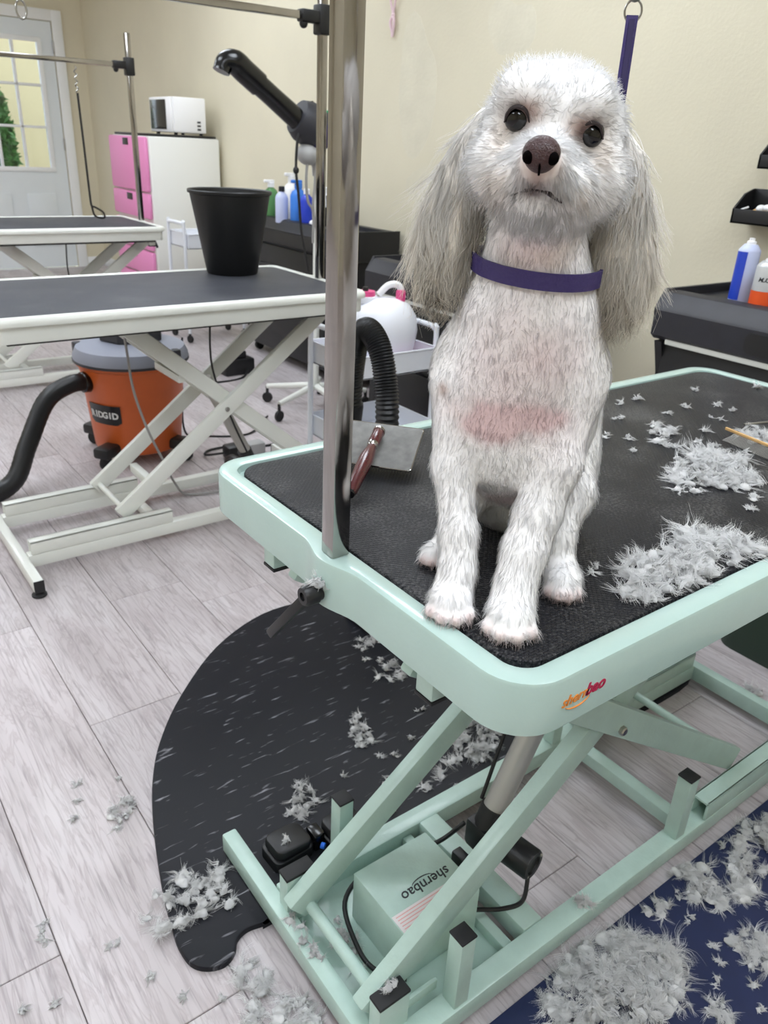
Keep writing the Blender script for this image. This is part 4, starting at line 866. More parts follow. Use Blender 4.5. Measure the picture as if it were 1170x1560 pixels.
# clutter on the floor under the white table: power strip, adaptor, cords
ps = thing('power_brick', 'black power adaptor with looped cords on the floor under the white table', 'adaptor', (1.98, 3.98, 0))
MB().box((-0.09, -0.06, 0), (0.09, 0.06, 0.09), 0.01).box((-0.05, -0.04, 0.09), (0.05, 0.04, 0.13), 0.01).build('case', 'black_plastic', ps)
MB().tube(smooth_path([(-0.09, 0, 0.03), (-0.22, 0.02, 0.02), (-0.27, -0.06, 0.006), (-0.2, -0.14, 0.006), (-0.02, -0.12, 0.006), (0.08, 0.0, 0.05)], 8), 0.006, 7).build('cord', 'cord_black', ps)
ad = thing('clipper_charger', 'black and grey charger lying on the floor under the white table', 'charger', (1.42, 2.80, 0))
MB().box((-0.09, -0.035, 0), (0.01, 0.035, 0.06), 0.012).build('grip', 'black_plastic', ad)
MB().box((0.012, -0.03, 0.004), (0.085, 0.03, 0.055), 0.008).build('head', 'grey_plastic', ad)
MB().tube(smooth_path([(-0.09, 0, 0.03), (-0.15, 0.06, 0.012), (-0.10, 0.12, 0.006), (0.02, 0.11, 0.006), (0.12, 0.05, 0.006), (0.20, 0.06, 0.006)], 8), 0.005, 7).build('cord', 'cord_black', ad)
solo('hanging_lead', MB().tube(smooth_path([(1.30, 3.10, 0.45), (1.295, 3.12, 0.25), (1.30, 3.14, 0.03), (1.36, 3.10, 0.006), (1.55, 3.02, 0.006), (1.75, 3.2, 0.006)], 8), 0.0045, 7), 'cord_black', 'black cord hanging beside the orange vacuum', 'cord')
# ================================================================== the dog (local frame: -y faces the camera side, x to the picture's right)
DOG_LOC = (0.545, 0.49, ZT - 0.002); DOG_RZ = math.atan2(-0.7507, 0.6606)
dog = thing('dog', 'white dog with long cream ears and purple collar sitting on the mint table', 'dog', DOG_LOC, DOG_RZ)

def smin(a, b, k):
    h = np.clip(0.5 + 0.5 * (b - a) / k, 0, 1); return b * (1 - h) + a * h - k * h * (1 - h)
def d_ball(P, c, r, sc=(1, 1, 1)):
    q = (P - np.array(c)) / np.array(sc); return (np.sqrt((q ** 2).sum(-1)) - r) * min(sc)
def d_cone(P, a, b, ra, rb):
    a = np.array(a); b = np.array(b); ab = b - a; h = np.clip(((P - a) @ ab) / (ab @ ab), 0, 1)
    return np.sqrt(((P - a - h[..., None] * ab) ** 2).sum(-1)) - (ra + (rb - ra) * h)
def chain(P, pts, k):
    d = None
    for i in range(len(pts) - 1):
        e = d_cone(P, pts[i][:3], pts[i + 1][:3], pts[i][3], pts[i + 1][3]); d = e if d is None else smin(d, e, k)
    return d
def surface_nets(f, lo, hi, h):
    ax = [np.arange(lo[i], hi[i] + h, h) for i in range(3)]
    G = np.stack(np.meshgrid(*ax, indexing='ij'), -1); S = f(G.reshape(-1, 3)).reshape(G.shape[:3])
    n = np.array(S.shape) - 1; acc = np.zeros(tuple(n) + (3,)); cnt = np.zeros(tuple(n))
    C = lambda dx, dy, dz: S[dx:dx + n[0], dy:dy + n[1], dz:dz + n[2]]
    for a in range(3):
        o1, o2 = [i for i in range(3) if i != a]
        for u_ in (0, 1):
            for v_ in (0, 1):
                d0 = [0, 0, 0]; d0[o1] = u_; d0[o2] = v_; d1 = list(d0); d1[a] = 1
                s0, s1 = C(*d0), C(*d1); m = (s0 < 0) != (s1 < 0); t = np.where(m, s0 / np.where(m, s0 - s1, 1), 0)
                p = np.zeros(tuple(n) + (3,)); p[..., o1] = u_; p[..., o2] = v_; p[..., a] = t
                acc += p * m[..., None]; cnt += m
    act = cnt > 0; idx = -np.ones(tuple(n), int); idx[act] = np.arange(act.sum())
    ijk = np.argwhere(act); V = np.array(lo) + (ijk + acc[act] / cnt[act][:, None]) * h
    Q = []
    for a in range(3):
        o1, o2 = [(1, 2), (2, 0), (0, 1)][a]
        sl0 = [slice(1, -1)] * 3; sl0[a] = slice(0, -1); sl1 = list(sl0); sl1[a] = slice(1, None)
        s0 = S[tuple(sl0)]; s1 = S[tuple(sl1)]; m = (s0 < 0) != (s1 < 0); e = np.argwhere(m); flip = (s0[m] < 0)
        e[:, o1] += 1; e[:, o2] += 1
        def cell(du, dv):
            c = e.copy(); c[:, o1] -= du; c[:, o2] -= dv; return idx[c[:, 0], c[:, 1], c[:, 2]]
        q = np.stack([cell(1, 1), cell(0, 1), cell(0, 0), cell(1, 0)], 1)
        q[~flip] = q[~flip][:, ::-1]; Q.append(q)
    Q = np.concatenate(Q); return V, Q[(Q >= 0).all(1)]

EYES = [(-0.0325, -0.0560, 0.4580), (0.0240, -0.0535, 0.4495)]; EYE_R = 0.0105
HEAD = [(-0.006, 0.005, 0.4515, 0.0555)]
def f_head(P):
    d = d_ball(P, (-0.006, 0.006, 0.4495), 0.0555, (1.06, 1.08, 0.975))
    d = smin(d, d_ball(P, (-0.045, -0.031, 0.421), 0.0255), 0.022); d = smin(d, d_ball(P, (0.032, -0.026, 0.414), 0.0270), 0.022)
    d = smin(d, d_ball(P, (-0.005, -0.026, 0.407), 0.0370), 0.022)
    d = smin(d, d_cone(P, (-0.009, -0.070, 0.421), (-0.009, -0.118, 0.4275), 0.0280, 0.0150), 0.016)
    d = smin(d, d_ball(P, (-0.031, -0.074, 0.412), 0.0165), 0.014); d = smin(d, d_ball(P, (0.014, -0.074, 0.409), 0.0170), 0.014)
    d = smin(d, d_cone(P, (-0.016, -0.060, 0.400), (-0.014, -0.092, 0.403), 0.020, 0.0125), 0.010)
    d = smin(d, d_ball(P, (-0.030, -0.042, 0.4775), 0.0200), 0.02); d = smin(d, d_ball(P, (0.017, -0.042, 0.4715), 0.0200), 0.02)
    return d
def f_body(P):
    d = chain(P, [(-0.010, 0.012, 0.400, 0.041), (-0.007, 0.034, 0.325, 0.0475), (-0.007, 0.036, 0.303, 0.0550), (-0.007, 0.046, 0.277, 0.0665), (-0.010, 0.062, 0.237, 0.0745), (-0.008, 0.074, 0.175, 0.0755), (-0.006, 0.099, 0.135, 0.062)], 0.02)
    d = smin(d, chain(P, [(-0.006, 0.09, 0.22, 0.075), (-0.003, 0.167, 0.165, 0.082), (0.006, 0.195, 0.085, 0.090)], 0.03), 0.03)
    for s, x in ((-1, -0.062), (1, 0.040)): d = smin(d, d_ball(P, (x, 0.045, 0.235), 0.0315), 0.03)
    # hind legs: thigh, shank, foot
    d = smin(d, chain(P, [(0.050, 0.150, 0.115, 0.040), (0.061, 0.105, 0.090, 0.0265), (0.053, 0.070, 0.050, 0.0170), (0.060, 0.058, 0.022, 0.0165)], 0.014), 0.018)
    d = smin(d, d_ball(P, (0.0645, 0.036, 0.0155), 0.0205, (1.0, 1.35, 0.82)), 0.012)
    d = smin(d, chain(P, [(-0.048, 0.150, 0.105, 0.042), (-0.056, 0.105, 0.075, 0.0270), (-0.062, 0.088, 0.036, 0.0160), (-0.072, 0.074, 0.016, 0.0145)], 0.014), 0.018)
    d = smin(d, d_ball(P, (-0.0835, 0.060, 0.0105), 0.0135, (1.0, 1.3, 0.85)), 0.010)
    # forelegs
    d = smin(d, chain(P, [(-0.062, 0.030, 0.215, 0.0320), (-0.063, 0.014, 0.140, 0.0215), (-0.050, -0.011, 0.078, 0.0182), (-0.046, -0.026, 0.042, 0.0205)], 0.012), 0.014)
    d = smin(d, d_ball(P, (-0.0485, -0.043, 0.0185), 0.0225, (1.0, 1.15, 0.82)), 0.014)
    d = smin(d, chain(P, [(0.033, 0.034, 0.220, 0.0325), (0.038, 0.013, 0.158, 0.0240), (0.026, -0.004, 0.106, 0.0222), (0.019, -0.020, 0.073, 0.0215), (0.014, -0.036, 0.042, 0.0222)], 0.012), 0.014)
    d = smin(d, d_ball(P, (0.0135, -0.055, 0.0200), 0.0240, (1.02, 1.2, 0.84)), 0.014)
    for c, r in TOES: d = smin(d, d_ball(P, c, r, (1, 1.25, 0.95)), 0.0045)
    return d
TOES = [((-0.0655, -0.058, 0.0095), 0.0078), ((-0.0535, -0.0665, 0.0098), 0.0084), ((-0.0390, -0.0665, 0.0100), 0.0084), ((-0.0285, -0.057, 0.0100), 0.0078),
        ((-0.0060, -0.072, 0.0100), 0.0084), ((0.0065, -0.0815, 0.0105), 0.0090), ((0.0220, -0.0810, 0.0105), 0.0090), ((0.0340, -0.070, 0.0100), 0.0084),
        ((0.0510, 0.018, 0.0092), 0.0074), ((0.0605, 0.0105, 0.0095), 0.0078), ((0.0710, 0.0115, 0.0095), 0.0078), ((0.0795, 0.020, 0.0092), 0.0072),
        ((-0.0905, 0.049, 0.0080), 0.0064), ((-0.0820, 0.0455, 0.0080), 0.0064), ((-0.0745, 0.049, 0.0080), 0.0060)]
def f_dog(P): return np.maximum(smin(f_body(P), f_head(P), 0.018), 0.0008 - P[..., 2])
EARL = [(-0.060, 0.012, 0.456, 0.013), (-0.070, 0.018, 0.436, 0.016), (-0.079, 0.024, 0.410, 0.021), (-0.087, 0.027, 0.380, 0.0250), (-0.093, 0.025, 0.352, 0.0255), (-0.096, 0.022, 0.337, 0.0215)]
EARR = [(0.046, 0.020, 0.450, 0.012), (0.057, 0.026, 0.432, 0.013), (0.062, 0.034, 0.406, 0.0170), (0.064, 0.038, 0.380, 0.0230), (0.069, 0.038, 0.350, 0.0275), (0.072, 0.036, 0.330, 0.0245)]
def ear_f(pts):
    pts = [(p[0], p[1] * 2.0, p[2], p[3]) for p in pts]
    return lambda P: chain(P * np.array([1, 2.0, 1]), pts, 0.012) * 0.6

def lerp(a, b, t): return np.asarray(a) * (1 - t[:, None]) + np.asarray(b) * t[:, None]
def bump(P, c, r):
    q = ((P - np.array(c)) / np.array(r)); return np.exp(-(q ** 2).sum(1))
WHITE = lin((252.6, 251.2, 250.8)); PINK = lin((222, 186, 188)); ROSE = lin((240, 214, 216)); BROWN = lin((150, 108, 90)); DARK = lin((66, 42, 44)); TAN = lin((234, 218, 204)); GREY = lin((242, 240, 242))
def nz3(P, s, ph): return 0.5 + 0.5 * np.sin(P[:, 0] * s + ph) * np.sin(P[:, 1] * s * 1.1 + 1.7 * ph) * np.sin(P[:, 2] * s * 0.9 + 0.6 * ph)
def pigment(P, fur):
    """coat and skin colours of the dog itself"""
    c = np.tile(np.array(WHITE), (len(P), 1))
    mott = nz3(P, 95, 0.7) * nz3(P, 41, 2.1); body = 1 / (1 + np.exp((P[:, 2] - 0.335) / 0.008))
    c = lerp(c, GREY, 0.55 * body * mott * 1.4)
    c = lerp(c, ROSE, np.clip(1.1 * bump(P, (-0.005, -0.01, 0.262), (0.055, 0.06, 0.045)) * (0.35 + 0.9 * mott), 0, 0.75))
    c = lerp(c, ROSE, np.clip(0.8 * bump(P, (-0.01, 0.0, 0.355), (0.03, 0.05, 0.022)), 0, 0.6))
    patch = bump(P, (-0.018, -0.005, 0.2035), (0.040, 0.06, 0.0165)) + 0.8 * bump(P, (-0.030, -0.01, 0.188), (0.020, 0.06, 0.012)) + 0.6 * bump(P, (0.020, -0.01, 0.208), (0.018, 0.05, 0.010))
    patch = patch * (0.55 + 0.9 * nz3(P, 170, 1.3) * (0.5 + nz3(P, 90, 4.0)))
    c = lerp(c, PINK, np.clip((1.35 if fur else 1.6) * patch * (0.75 + 0.4 * mott), 0, 0.80))
    c = lerp(c, PINK, np.clip(1.2 * bump(P, (-0.005, 0.08, 0.105), (0.03, 0.04, 0.022)), 0, 0.9))
    c = lerp(c, ROSE, np.clip(0.9 * bump(P, (0.035, 0.03, 0.175), (0.02, 0.03, 0.025)), 0, 0.6))
    c = lerp(c, BROWN, np.clip(1.2 * bump(P, (-0.079, 0.018, 0.222), (0.006, 0.02, 0.007)), 0, 0.8))
    toe = np.zeros(len(P))
    for t, r in TOES: toe = np.maximum(toe, np.exp(-(((P - np.array([t[0], t[1] - 0.006, t[2]])) / 0.0075) ** 2).sum(1)))
    c = lerp(c, lin((224, 186, 180)), 0.75 * toe)
    for e in EYES:
        c = lerp(c, lin((196, 158, 140)), np.clip(1.0 * bump(P, (e[0] + (0.007 if e[0] < 0 else -0.007), e[1], e[2] + 0.004), (0.011, 0.02, 0.008)), 0, 0.75))
        c = lerp(c, TAN, np.clip(0.8 * bump(P, (e[0] - (0.012 if e[0] < 0 else -0.012), e[1], e[2] - 0.014), (0.010, 0.02, 0.014)), 0, 0.6))
        c = lerp(c, DARK, np.clip(1.3 * bump(P, (e[0], e[1] - 0.004, e[2]), (0.0115, 0.014, 0.0105)), 0, 0.85))
    c = lerp(c, TAN, np.clip(0.9 * bump(P, (-0.040, -0.075, 0.412), (0.018, 0.025, 0.014)) + 0.6 * bump(P, (0.022, -0.075, 0.405), (0.02, 0.025, 0.012)), 0, 0.55))
    c = lerp(c, DARK, np.clip(1.0 * bump(P, (-0.012, -0.110, 0.4085), (0.0110, 0.03, 0.0052)) + 0.3 * bump(P, (-0.026, -0.095, 0.4055), (0.008, 0.02, 0.0024)) + 0.4 * bump(P, (0.004, -0.095, 0.4030), (0.009, 0.02, 0.0026)), 0, 0.85))
    c = lerp(c, DARK, np.clip(1.1 * bump(P, (-0.010, -0.120, 0.4185), (0.0065, 0.02, 0.0075)), 0, 0.8))
    c = lerp(c, lin((206, 180, 168)), np.clip(0.9 * bump(P, (-0.009, -0.128, 0.430), (0.020, 0.016, 0.016)), 0, 0.6))
    c = lerp(c, TAN, np.clip(0.5 * bump(P, (0.0, -0.05, 0.502), (0.018, 0.03, 0.012)), 0, 0.4))
    return c
def ear_pigment(P):
    t = np.clip((0.46 - P[:, 2]) / 0.10, 0, 1); return lerp(np.tile(np.array(WHITE), (len(P), 1)), lin((252.6, 244.0, 230.5)), 0.35 + 0.65 * t)

V, Q = surface_nets(f_dog, (-0.125, -0.150, -0.006), (0.110, 0.300, 0.520), 0.0036)
bodyo = np_mesh('body', V, Q, 'dog_skin', dog, pigment(V, False))
sm = bodyo.modifiers.new('smooth', 'SMOOTH'); sm.factor = 0.5; sm.iterations = 2
ears = []
for nm, pts in (('ear', EARL), ('ear', EARR)):
    f = ear_f(pts); a = np.array(pts); lo = a[:, :3].min(0) - 0.04; hi = a[:, :3].max(0) + 0.04
    v, q = surface_nets(f, lo, hi, 0.0032); o = np_mesh(nm, v, q, 'dog_skin', dog, ear_pigment(v)); ears.append((o, v, q, f))

def sample(V, Q, n):
    T = np.concatenate([Q[:, [0, 1, 2]], Q[:, [0, 2, 3]]]); a, b, c = V[T[:, 0]], V[T[:, 1]], V[T[:, 2]]
    nr = np.cross(b - a, c - a); ar = np.linalg.norm(nr, axis=1); i = RNG.choice(len(T), n, p=ar / ar.sum())
    u_, v_ = RNG.random(n), RNG.random(n); s = u_ + v_ > 1; u_[s], v_[s] = 1 - u_[s], 1 - v_[s]
    return a[i] + (b - a)[i] * u_[:, None] + (c - a)[i] * v_[:, None]
def grad(f, P, h=0.001):
    g = np.stack([f(P + np.eye(3)[k] * h) - f(P - np.eye(3)[k] * h) for k in range(3)], 1); return g / (np.linalg.norm(g, axis=1, keepdims=True) + 1e-9)
def hair(P, N, D, length, lift, curl, S, rad, wob, freq=1.0, droop=0.0):
    """hairs rooted at P, leaning from the normal N into the lay D"""
    T = D - N * (D * N).sum(1, keepdims=True); T /= np.linalg.norm(T, axis=1, keepdims=True) + 1e-9
    d = N * np.asarray(lift).reshape(-1, 1) + T; d /= np.linalg.norm(d, axis=1, keepdims=True)
    side = np.cross(d, N); t = np.linspace(0, 1, S)[None, :, None]; L = np.asarray(length).reshape(-1, 1, 1)
    ph = RNG.uniform(0, 6.28, (len(P), 1, 1)); k = np.asarray(curl).reshape(-1, 1, 1)
    out = P[:, None] + d[:, None] * L * t + T[:, None] * L * 0.25 * t ** 2 + side[:, None] * k * L * t * np.sin(ph + freq * 6.28 * t) + N[:, None] * k * L * 0.5 * t * np.cos(ph + freq * 6.28 * t)
    out[:, :, 2] -= droop * (L * t ** 2)[:, :, 0]
    return out - N[:, None] * 0.0008 + RNG.normal(size=(len(P), 1, 3)) * wob * t * L
def clump(paths, k, amount):
    """draw each hair towards the nearest of k guide hairs, more at the tip"""
    g = RNG.choice(len(paths), k, replace=False); near = np.empty(len(paths), int)
    for a in range(0, len(paths), 4000):
        near[a:a + 4000] = np.argmin(((paths[a:a + 4000, None, 0] - paths[g][None, :, 0]) ** 2).sum(-1), 1)
    G = paths[g][near]; L = np.linalg.norm(paths[:, -1] - paths[:, 0], axis=1); LG = np.linalg.norm(G[:, -1] - G[:, 0], axis=1)
    rel = (G - G[:, :1]) * (L / (LG + 1e-9))[:, None, None]; t = np.linspace(0, 1, paths.shape[1])[None, :, None]
    tgt = paths[:, :1] + rel + (G[:, :1] - paths[:, :1]) * t * 0.75
    return paths * (1 - amount * t) + tgt * amount * t
# --- coat of the body and head
P = sample(V, Q, 70000); N = grad(f_dog, P)
keep = P[:, 2] > 0.003
for e in EYES: keep &= np.linalg.norm((P - np.array(e)) / np.array([1.12, 1.3, 0.88]), axis=1) > 0.0090
keep &= np.linalg.norm((P - np.array([-0.009, -0.132, 0.432])) / np.array([1, 1, 0.9]), axis=1) > 0.0165
keep &= ~((bump(P, (-0.018, -0.005, 0.2035), (0.038, 0.06, 0.015)) > 0.55) & (RNG.random(len(P)) < 0.6))
keep &= ~(bump(P, (-0.010, -0.106, 0.4095), (0.017, 0.014, 0.0042)) > 0.45)
P, N = P[keep], N[keep]; headw = 1 / (1 + np.exp(-(P[:, 2] - 0.372) / 0.008))
lay_b = np.array([0, -0.10, -1.0]) + (P - np.array([-0.008, 0.06, 0])) * np.array([2.0, 0, 0])
fc = np.array([-0.009, -0.115, 0.440]); lay_h = P - fc; lay_h[:, 1] = np.abs(lay_h[:, 1]) * 0.6; lay_h /= np.linalg.norm(lay_h, axis=1, keepdims=True) + 1e-9
lay_h += np.array([0, 0.2, -0.25]); lay_h[P[:, 2] > 0.475] += np.array([0, 0.5, 0.5])
D = lay_b * (1 - headw[:, None]) + lay_h * headw[:, None] + RNG.normal(size=P.shape) * 0.28
# short tufts share a lean so the clip looks choppy
cell = np.floor(P / 0.011).astype(int); hsh = (cell[:, 0] * 73856093 ^ cell[:, 1] * 19349663 ^ cell[:, 2] * 83492791) % 997
tuft = np.random.default_rng(3).normal(size=(997, 3))[hsh]; D += 0.12 * tuft
muz = bump(P, (-0.009, -0.08, 0.412), (0.05, 0.05, 0.030))
leg = 1 / (1 + np.exp((P[:, 2] - 0.14) / 0.02))
ln = (0.0062 * (1 - headw) + 0.0105 * headw + 0.007 * muz + 0.002 * leg) * RNG.uniform(0.6, 1.3, len(P))
near_eye = np.zeros(len(P))
for e in EYES: near_eye = np.maximum(near_eye, bump(P, e, (0.022, 0.03, 0.020)))
ln *= 1 - 0.7 * bump(P, (-0.012, -0.105, 0.406), (0.016, 0.03, 0.008)); ln *= 1 - 0.62 * near_eye; ln *= 1 - 0.6 * bump(P, (-0.009, -0.125, 0.434), (0.024, 0.03, 0.018))
lift = np.where(headw > 0.5, 0.62, 0.32) - 0.3 * near_eye
paths = hair(P, N, D, ln, lift, RNG.uniform(0.03, 0.10, len(P)) + 0.10 * headw, 4, None, 0.06, 0.7, 0.10)
paths = clump(paths, 3600, 0.28)
paths[:, :, 2] = np.maximum(paths[:, :, 2], 0.0022)
fv, fq = strands(paths, RNG.uniform(0.00016, 0.00030, len(P)))
colr = np.repeat(pigment(P, True) * RNG.uniform(0.97, 1.01, (len(P), 1)), 12, axis=0)
NB = N + RNG.normal(size=N.shape) * 0.26 + np.array([0, 0, 0.10]); NB /= np.linalg.norm(NB, axis=1, keepdims=True)
o = np_mesh('coat', fv, fq, 'dog_fur', bodyo, np.clip(colr, 0, 0.99), normals=np.repeat(NB, 12, axis=0)); o['kind'] = 'stuff'
# --- long ear hair
for (eo, v, q, f), sgn, pts in zip(ears, (-1, 1), (EARL, EARR)):
    n = 3900; P = sample(v, q, n); N = grad(f, P); top = np.clip((P[:, 2] - 0.33) / 0.12, 0, 1)
    D = np.tile(np.array([0.06 * sgn, -0.05, -1.0]), (n, 1)) + RNG.normal(size=P.shape) * 0.12 + N * 0.05
    cell = np.floor(P / 0.009).astype(int); hsh = (cell[:, 0] * 73856093 ^ cell[:, 1] * 19349663 ^ cell[:, 2] * 83492791) % 997
    tuft = np.random.default_rng(5).normal(size=(997, 3))[hsh]; D += 0.22 * tuft
    ln = (0.018 + 0.022 * RNG.random(n) + 0.016 * top) * (1 - 0.35 * (P[:, 2] > 0.44))
    curl = RNG.uniform(0.05, 0.20, n) + 0.10 * (P[:, 2] < 0.35)
    paths = clump(hair(P, N, D, ln, 0.10, curl, 7, None, 0.05, 1.2, 0.12), 420, 0.80)
    fly = RNG.random(n) < 0.012; paths[fly] += (N[fly] * 0.012)[:, None] * np.linspace(0, 1, 7)[None, :, None] ** 1.5
    fv, fq = strands(paths, RNG.uniform(0.00020, 0.00038, n), 0.22)
    colr = np.repeat(ear_pigment(P) * RNG.uniform(0.96, 1.01, (n, 1)), 21, axis=0)
    NB = N + RNG.normal(size=N.shape) * 0.25 + tuft * 0.2 + np.array([0, -0.15, 0.85]); NB /= np.linalg.norm(NB, axis=1, keepdims=True)
    o = np_mesh('ear_hair', fv, fq, 'ear_fur', eo, np.clip(colr, 0, 0.99), normals=np.repeat(NB, 21, axis=0)); o['kind'] = 'stuff'
# --- eyes, nose, mouth
for e in EYES:
    ey = MB().ball((e[0], e[1] + 0.0066, e[2]), EYE_R, 24, 16).build('eye', 'eye', dog)
    s_ = -1 if e[0] < 0 else 1
    lid = smooth_path([(e[0] - 0.0098, e[1] + 0.0012 - 0.001 * s_, e[2] - 0.0035), (e[0] - 0.0062, e[1] - 0.0028, e[2] + 0.0048), (e[0], e[1] - 0.0042, e[2] + 0.0074), (e[0] + 0.0062, e[1] - 0.0028, e[2] + 0.0048), (e[0] + 0.0098, e[1] + 0.0012 + 0.001 * s_, e[2] - 0.0035)], 5)
    MB().tube(lid, [0.0006 + 0.0010 * math.sin(PI * i / 20) for i in range(21)], 8).build('eyelid', 'mouth', ey)
NO = Vector((-0.009, -0.131, 0.4325))
no = MB().ball(NO, (0.0145, 0.0100, 0.0112), 20, 14)
no.v = [(NO.x + (p[0] - NO.x) * (0.90 + 0.12 * max(-1, min(1, (p[2] - NO.z) / 0.008))), p[1], p[2] + 0.0022 * (1 - ((p[0] - NO.x) / 0.013) ** 2) * (1 if p[2] > NO.z else 0)) for p in no.v]
noo = no.build('nose', 'nose', dog, smooth=80)
for s in (-1, 1):
    MB().ball(NO + Vector((s * 0.0080, -0.0062, -0.0010)), (0.0046, 0.0032, 0.0046), 12, 8).build('nostril', 'nostril', noo)
MB().tube([NO + Vector((0, -0.0088, -0.002)), NO + Vector((0, -0.0082, -0.0065)), NO + Vector((0, -0.004, -0.012))], [0.0006, 0.0009, 0.0008], 6).build('nose_groove', 'nostril', noo)
mp_ = smooth_path([(-0.029, -0.095, 0.4050), (-0.022, -0.101, 0.4080), (-0.015, -0.109, 0.4112), (-0.010, -0.112, 0.4120), (-0.004, -0.108, 0.4105), (0.002, -0.101, 0.4065), (0.009, -0.092, 0.4020)], 5); mp_ = [p + Vector((0, -0.0008, -0.0006)) for p in mp_]
MB().tube(mp_, [0.0006 + 0.0017 * math.sin(PI * i / (len(mp_) - 1)) for i in range(len(mp_))], 8).build('mouth', 'mouth', dog)
# --- collar around the neck, ring from the coat surface
ring = []
for i in range(56):
    a = 2 * PI * i / 56; dr_ = np.array([math.cos(a), math.sin(a), 0.0]); c0 = np.array([-0.008, 0.031, 0.339]) + np.array([0, 0, -0.004 * math.cos(a) + 0.004 * math.sin(a)])
    rr2 = np.linspace(0.02, 0.11, 200); val = f_dog(c0 + dr_ * rr2[:, None]); k = np.argmax(val > 0); ring.append(Vector(c0 + dr_ * (rr2[k] + 0.0045)))
b = MB(); nR = len(ring)
for i, p in enumerate(ring):
    t_ = (ring[(i + 1) % nR] - ring[i - 1]).normalized(); out_ = t_.cross(Vector((0, 0, 1))).normalized()
    for dz, do in ((-0.0075, 0.0), (-0.0075, 0.0026), (0.0075, 0.0026), (0.0075, 0.0)): b.v.append(tuple(p + Vector((0, 0, dz)) + out_ * do))
for i in range(nR):
    for j in range(4): b.f.append((i * 4 + j, i * 4 + (j + 1) % 4, ((i + 1) % nR) * 4 + (j + 1) % 4, ((i + 1) % nR) * 4 + j))
tag(b.build('collar', 'purple', None), 'purple grooming collar around the dog neck', 'collar')
co = bpy.data.objects['collar']; co.location = DOG_LOC; co.rotation_euler = (0, 0, DOG_RZ)

# ================================================================== shorn fur
def fur_piece(poly, z, height, n, length, seed):
    """curly locks heaped over a ground outline, returned in local coordinates about its centre"""
    g = np.random.default_rng(seed); poly = np.array(poly); c = poly.mean(0); q = poly - c
    def inside(p):
        r = np.zeros(len(p), bool); j = len(q) - 1
        for i in range(len(q)):
            k = ((q[i, 1] > p[:, 1]) != (q[j, 1] > p[:, 1])) & (p[:, 0] < (q[j, 0] - q[i, 0]) * (p[:, 1] - q[i, 1]) / (q[j, 1] - q[i, 1] + 1e-12) + q[i, 0]); r ^= k; j = i
        return r
    def edge(p):
        d = np.full(len(p), 9.0); j = len(q) - 1
        for i in range(len(q)):
            ab = q[i] - q[j]; h = np.clip(((p - q[j]) @ ab) / (ab @ ab), 0, 1); d = np.minimum(d, np.linalg.norm(p - q[j] - h[:, None] * ab, axis=1)); j = i
        return d
    lo, hi = q.min(0), q.max(0); npf = max(2, n // 80); pts = np.zeros((0, 2))
    while len(pts) < npf:
        p = g.uniform(lo, hi, (npf * 6, 2)); pts = np.concatenate([pts, p[inside(p)]])
    pts = pts[:npf]; ed = edge(pts); em = max(ed.max(), 1e-4)
    # puffs of hair heaped over the outline: hairs fan out from each puff's heart and curl over
    pr = length * g.uniform(0.35, 0.62, npf); pz = height * np.clip(ed / (0.6 * em), 0.12, 1) * g.uniform(0.1, 0.8, npf)
    lk, rep = 9, 9; I = np.repeat(np.arange(npf), lk * rep); J = np.repeat(np.arange(npf * lk), rep); m = len(I); S = 6; t = np.linspace(0, 1, S)[None, :, None]
    # locks: neighbouring hairs share a direction, bend and wave
    swirl = g.normal(size=(npf, 3)); d = g.normal(size=(npf * lk, 3)) * 0.85 + np.repeat(swirl, lk, 0) * 0.6; d[:, 2] = d[:, 2] * 0.6 * min(1, height / 0.012) + 0.12; d /= np.linalg.norm(d, axis=1, keepdims=True)
    ax = g.normal(size=(npf * lk, 3)); sd_ = np.cross(d, ax); sd_ /= np.linalg.norm(sd_, axis=1, keepdims=True) + 1e-9
    bend = g.uniform(0.35, 1.2, npf * lk); wv_ = g.uniform(0, 6.28, npf * lk)[J][:, None, None]; ll = g.uniform(0.70, 1.25, npf * lk)
    root = np.repeat(np.concatenate([pts, pz[:, None]], 1), lk, 0) + g.normal(size=(npf * lk, 3)) * np.array([1, 1, 0.5]) * np.repeat(pr * 0.30, lk)[:, None]
    d = d[J] + g.normal(size=(m, 3)) * 0.10; sd_ = sd_[J]; bend = (bend[J] * g.uniform(0.85, 1.15, m))[:, None, None]; L = (pr[I] * ll[J] * g.uniform(0.75, 1.2, m))[:, None, None]
    start = root[J] + g.normal(size=(m, 3)) * (pr[I] * 0.07)[:, None]
    paths = start[:, None] + d[:, None] * L * t + sd_[:, None] * L * bend * t ** 2 + np.cross(d, sd_)[:, None] * L * 0.13 * np.sin(wv_ + 6.0 * t)
    paths[:, :, 2] -= (L[:, :, 0] * 0.25 * t[:, :, 0] ** 2)
    paths[:, :, 2] = np.abs(paths[:, :, 2]) * np.where(paths[:, :, 2] < 0, 0.25, 1) + 0.0007
    core = (pts, pz, pr)
    return c, paths, core
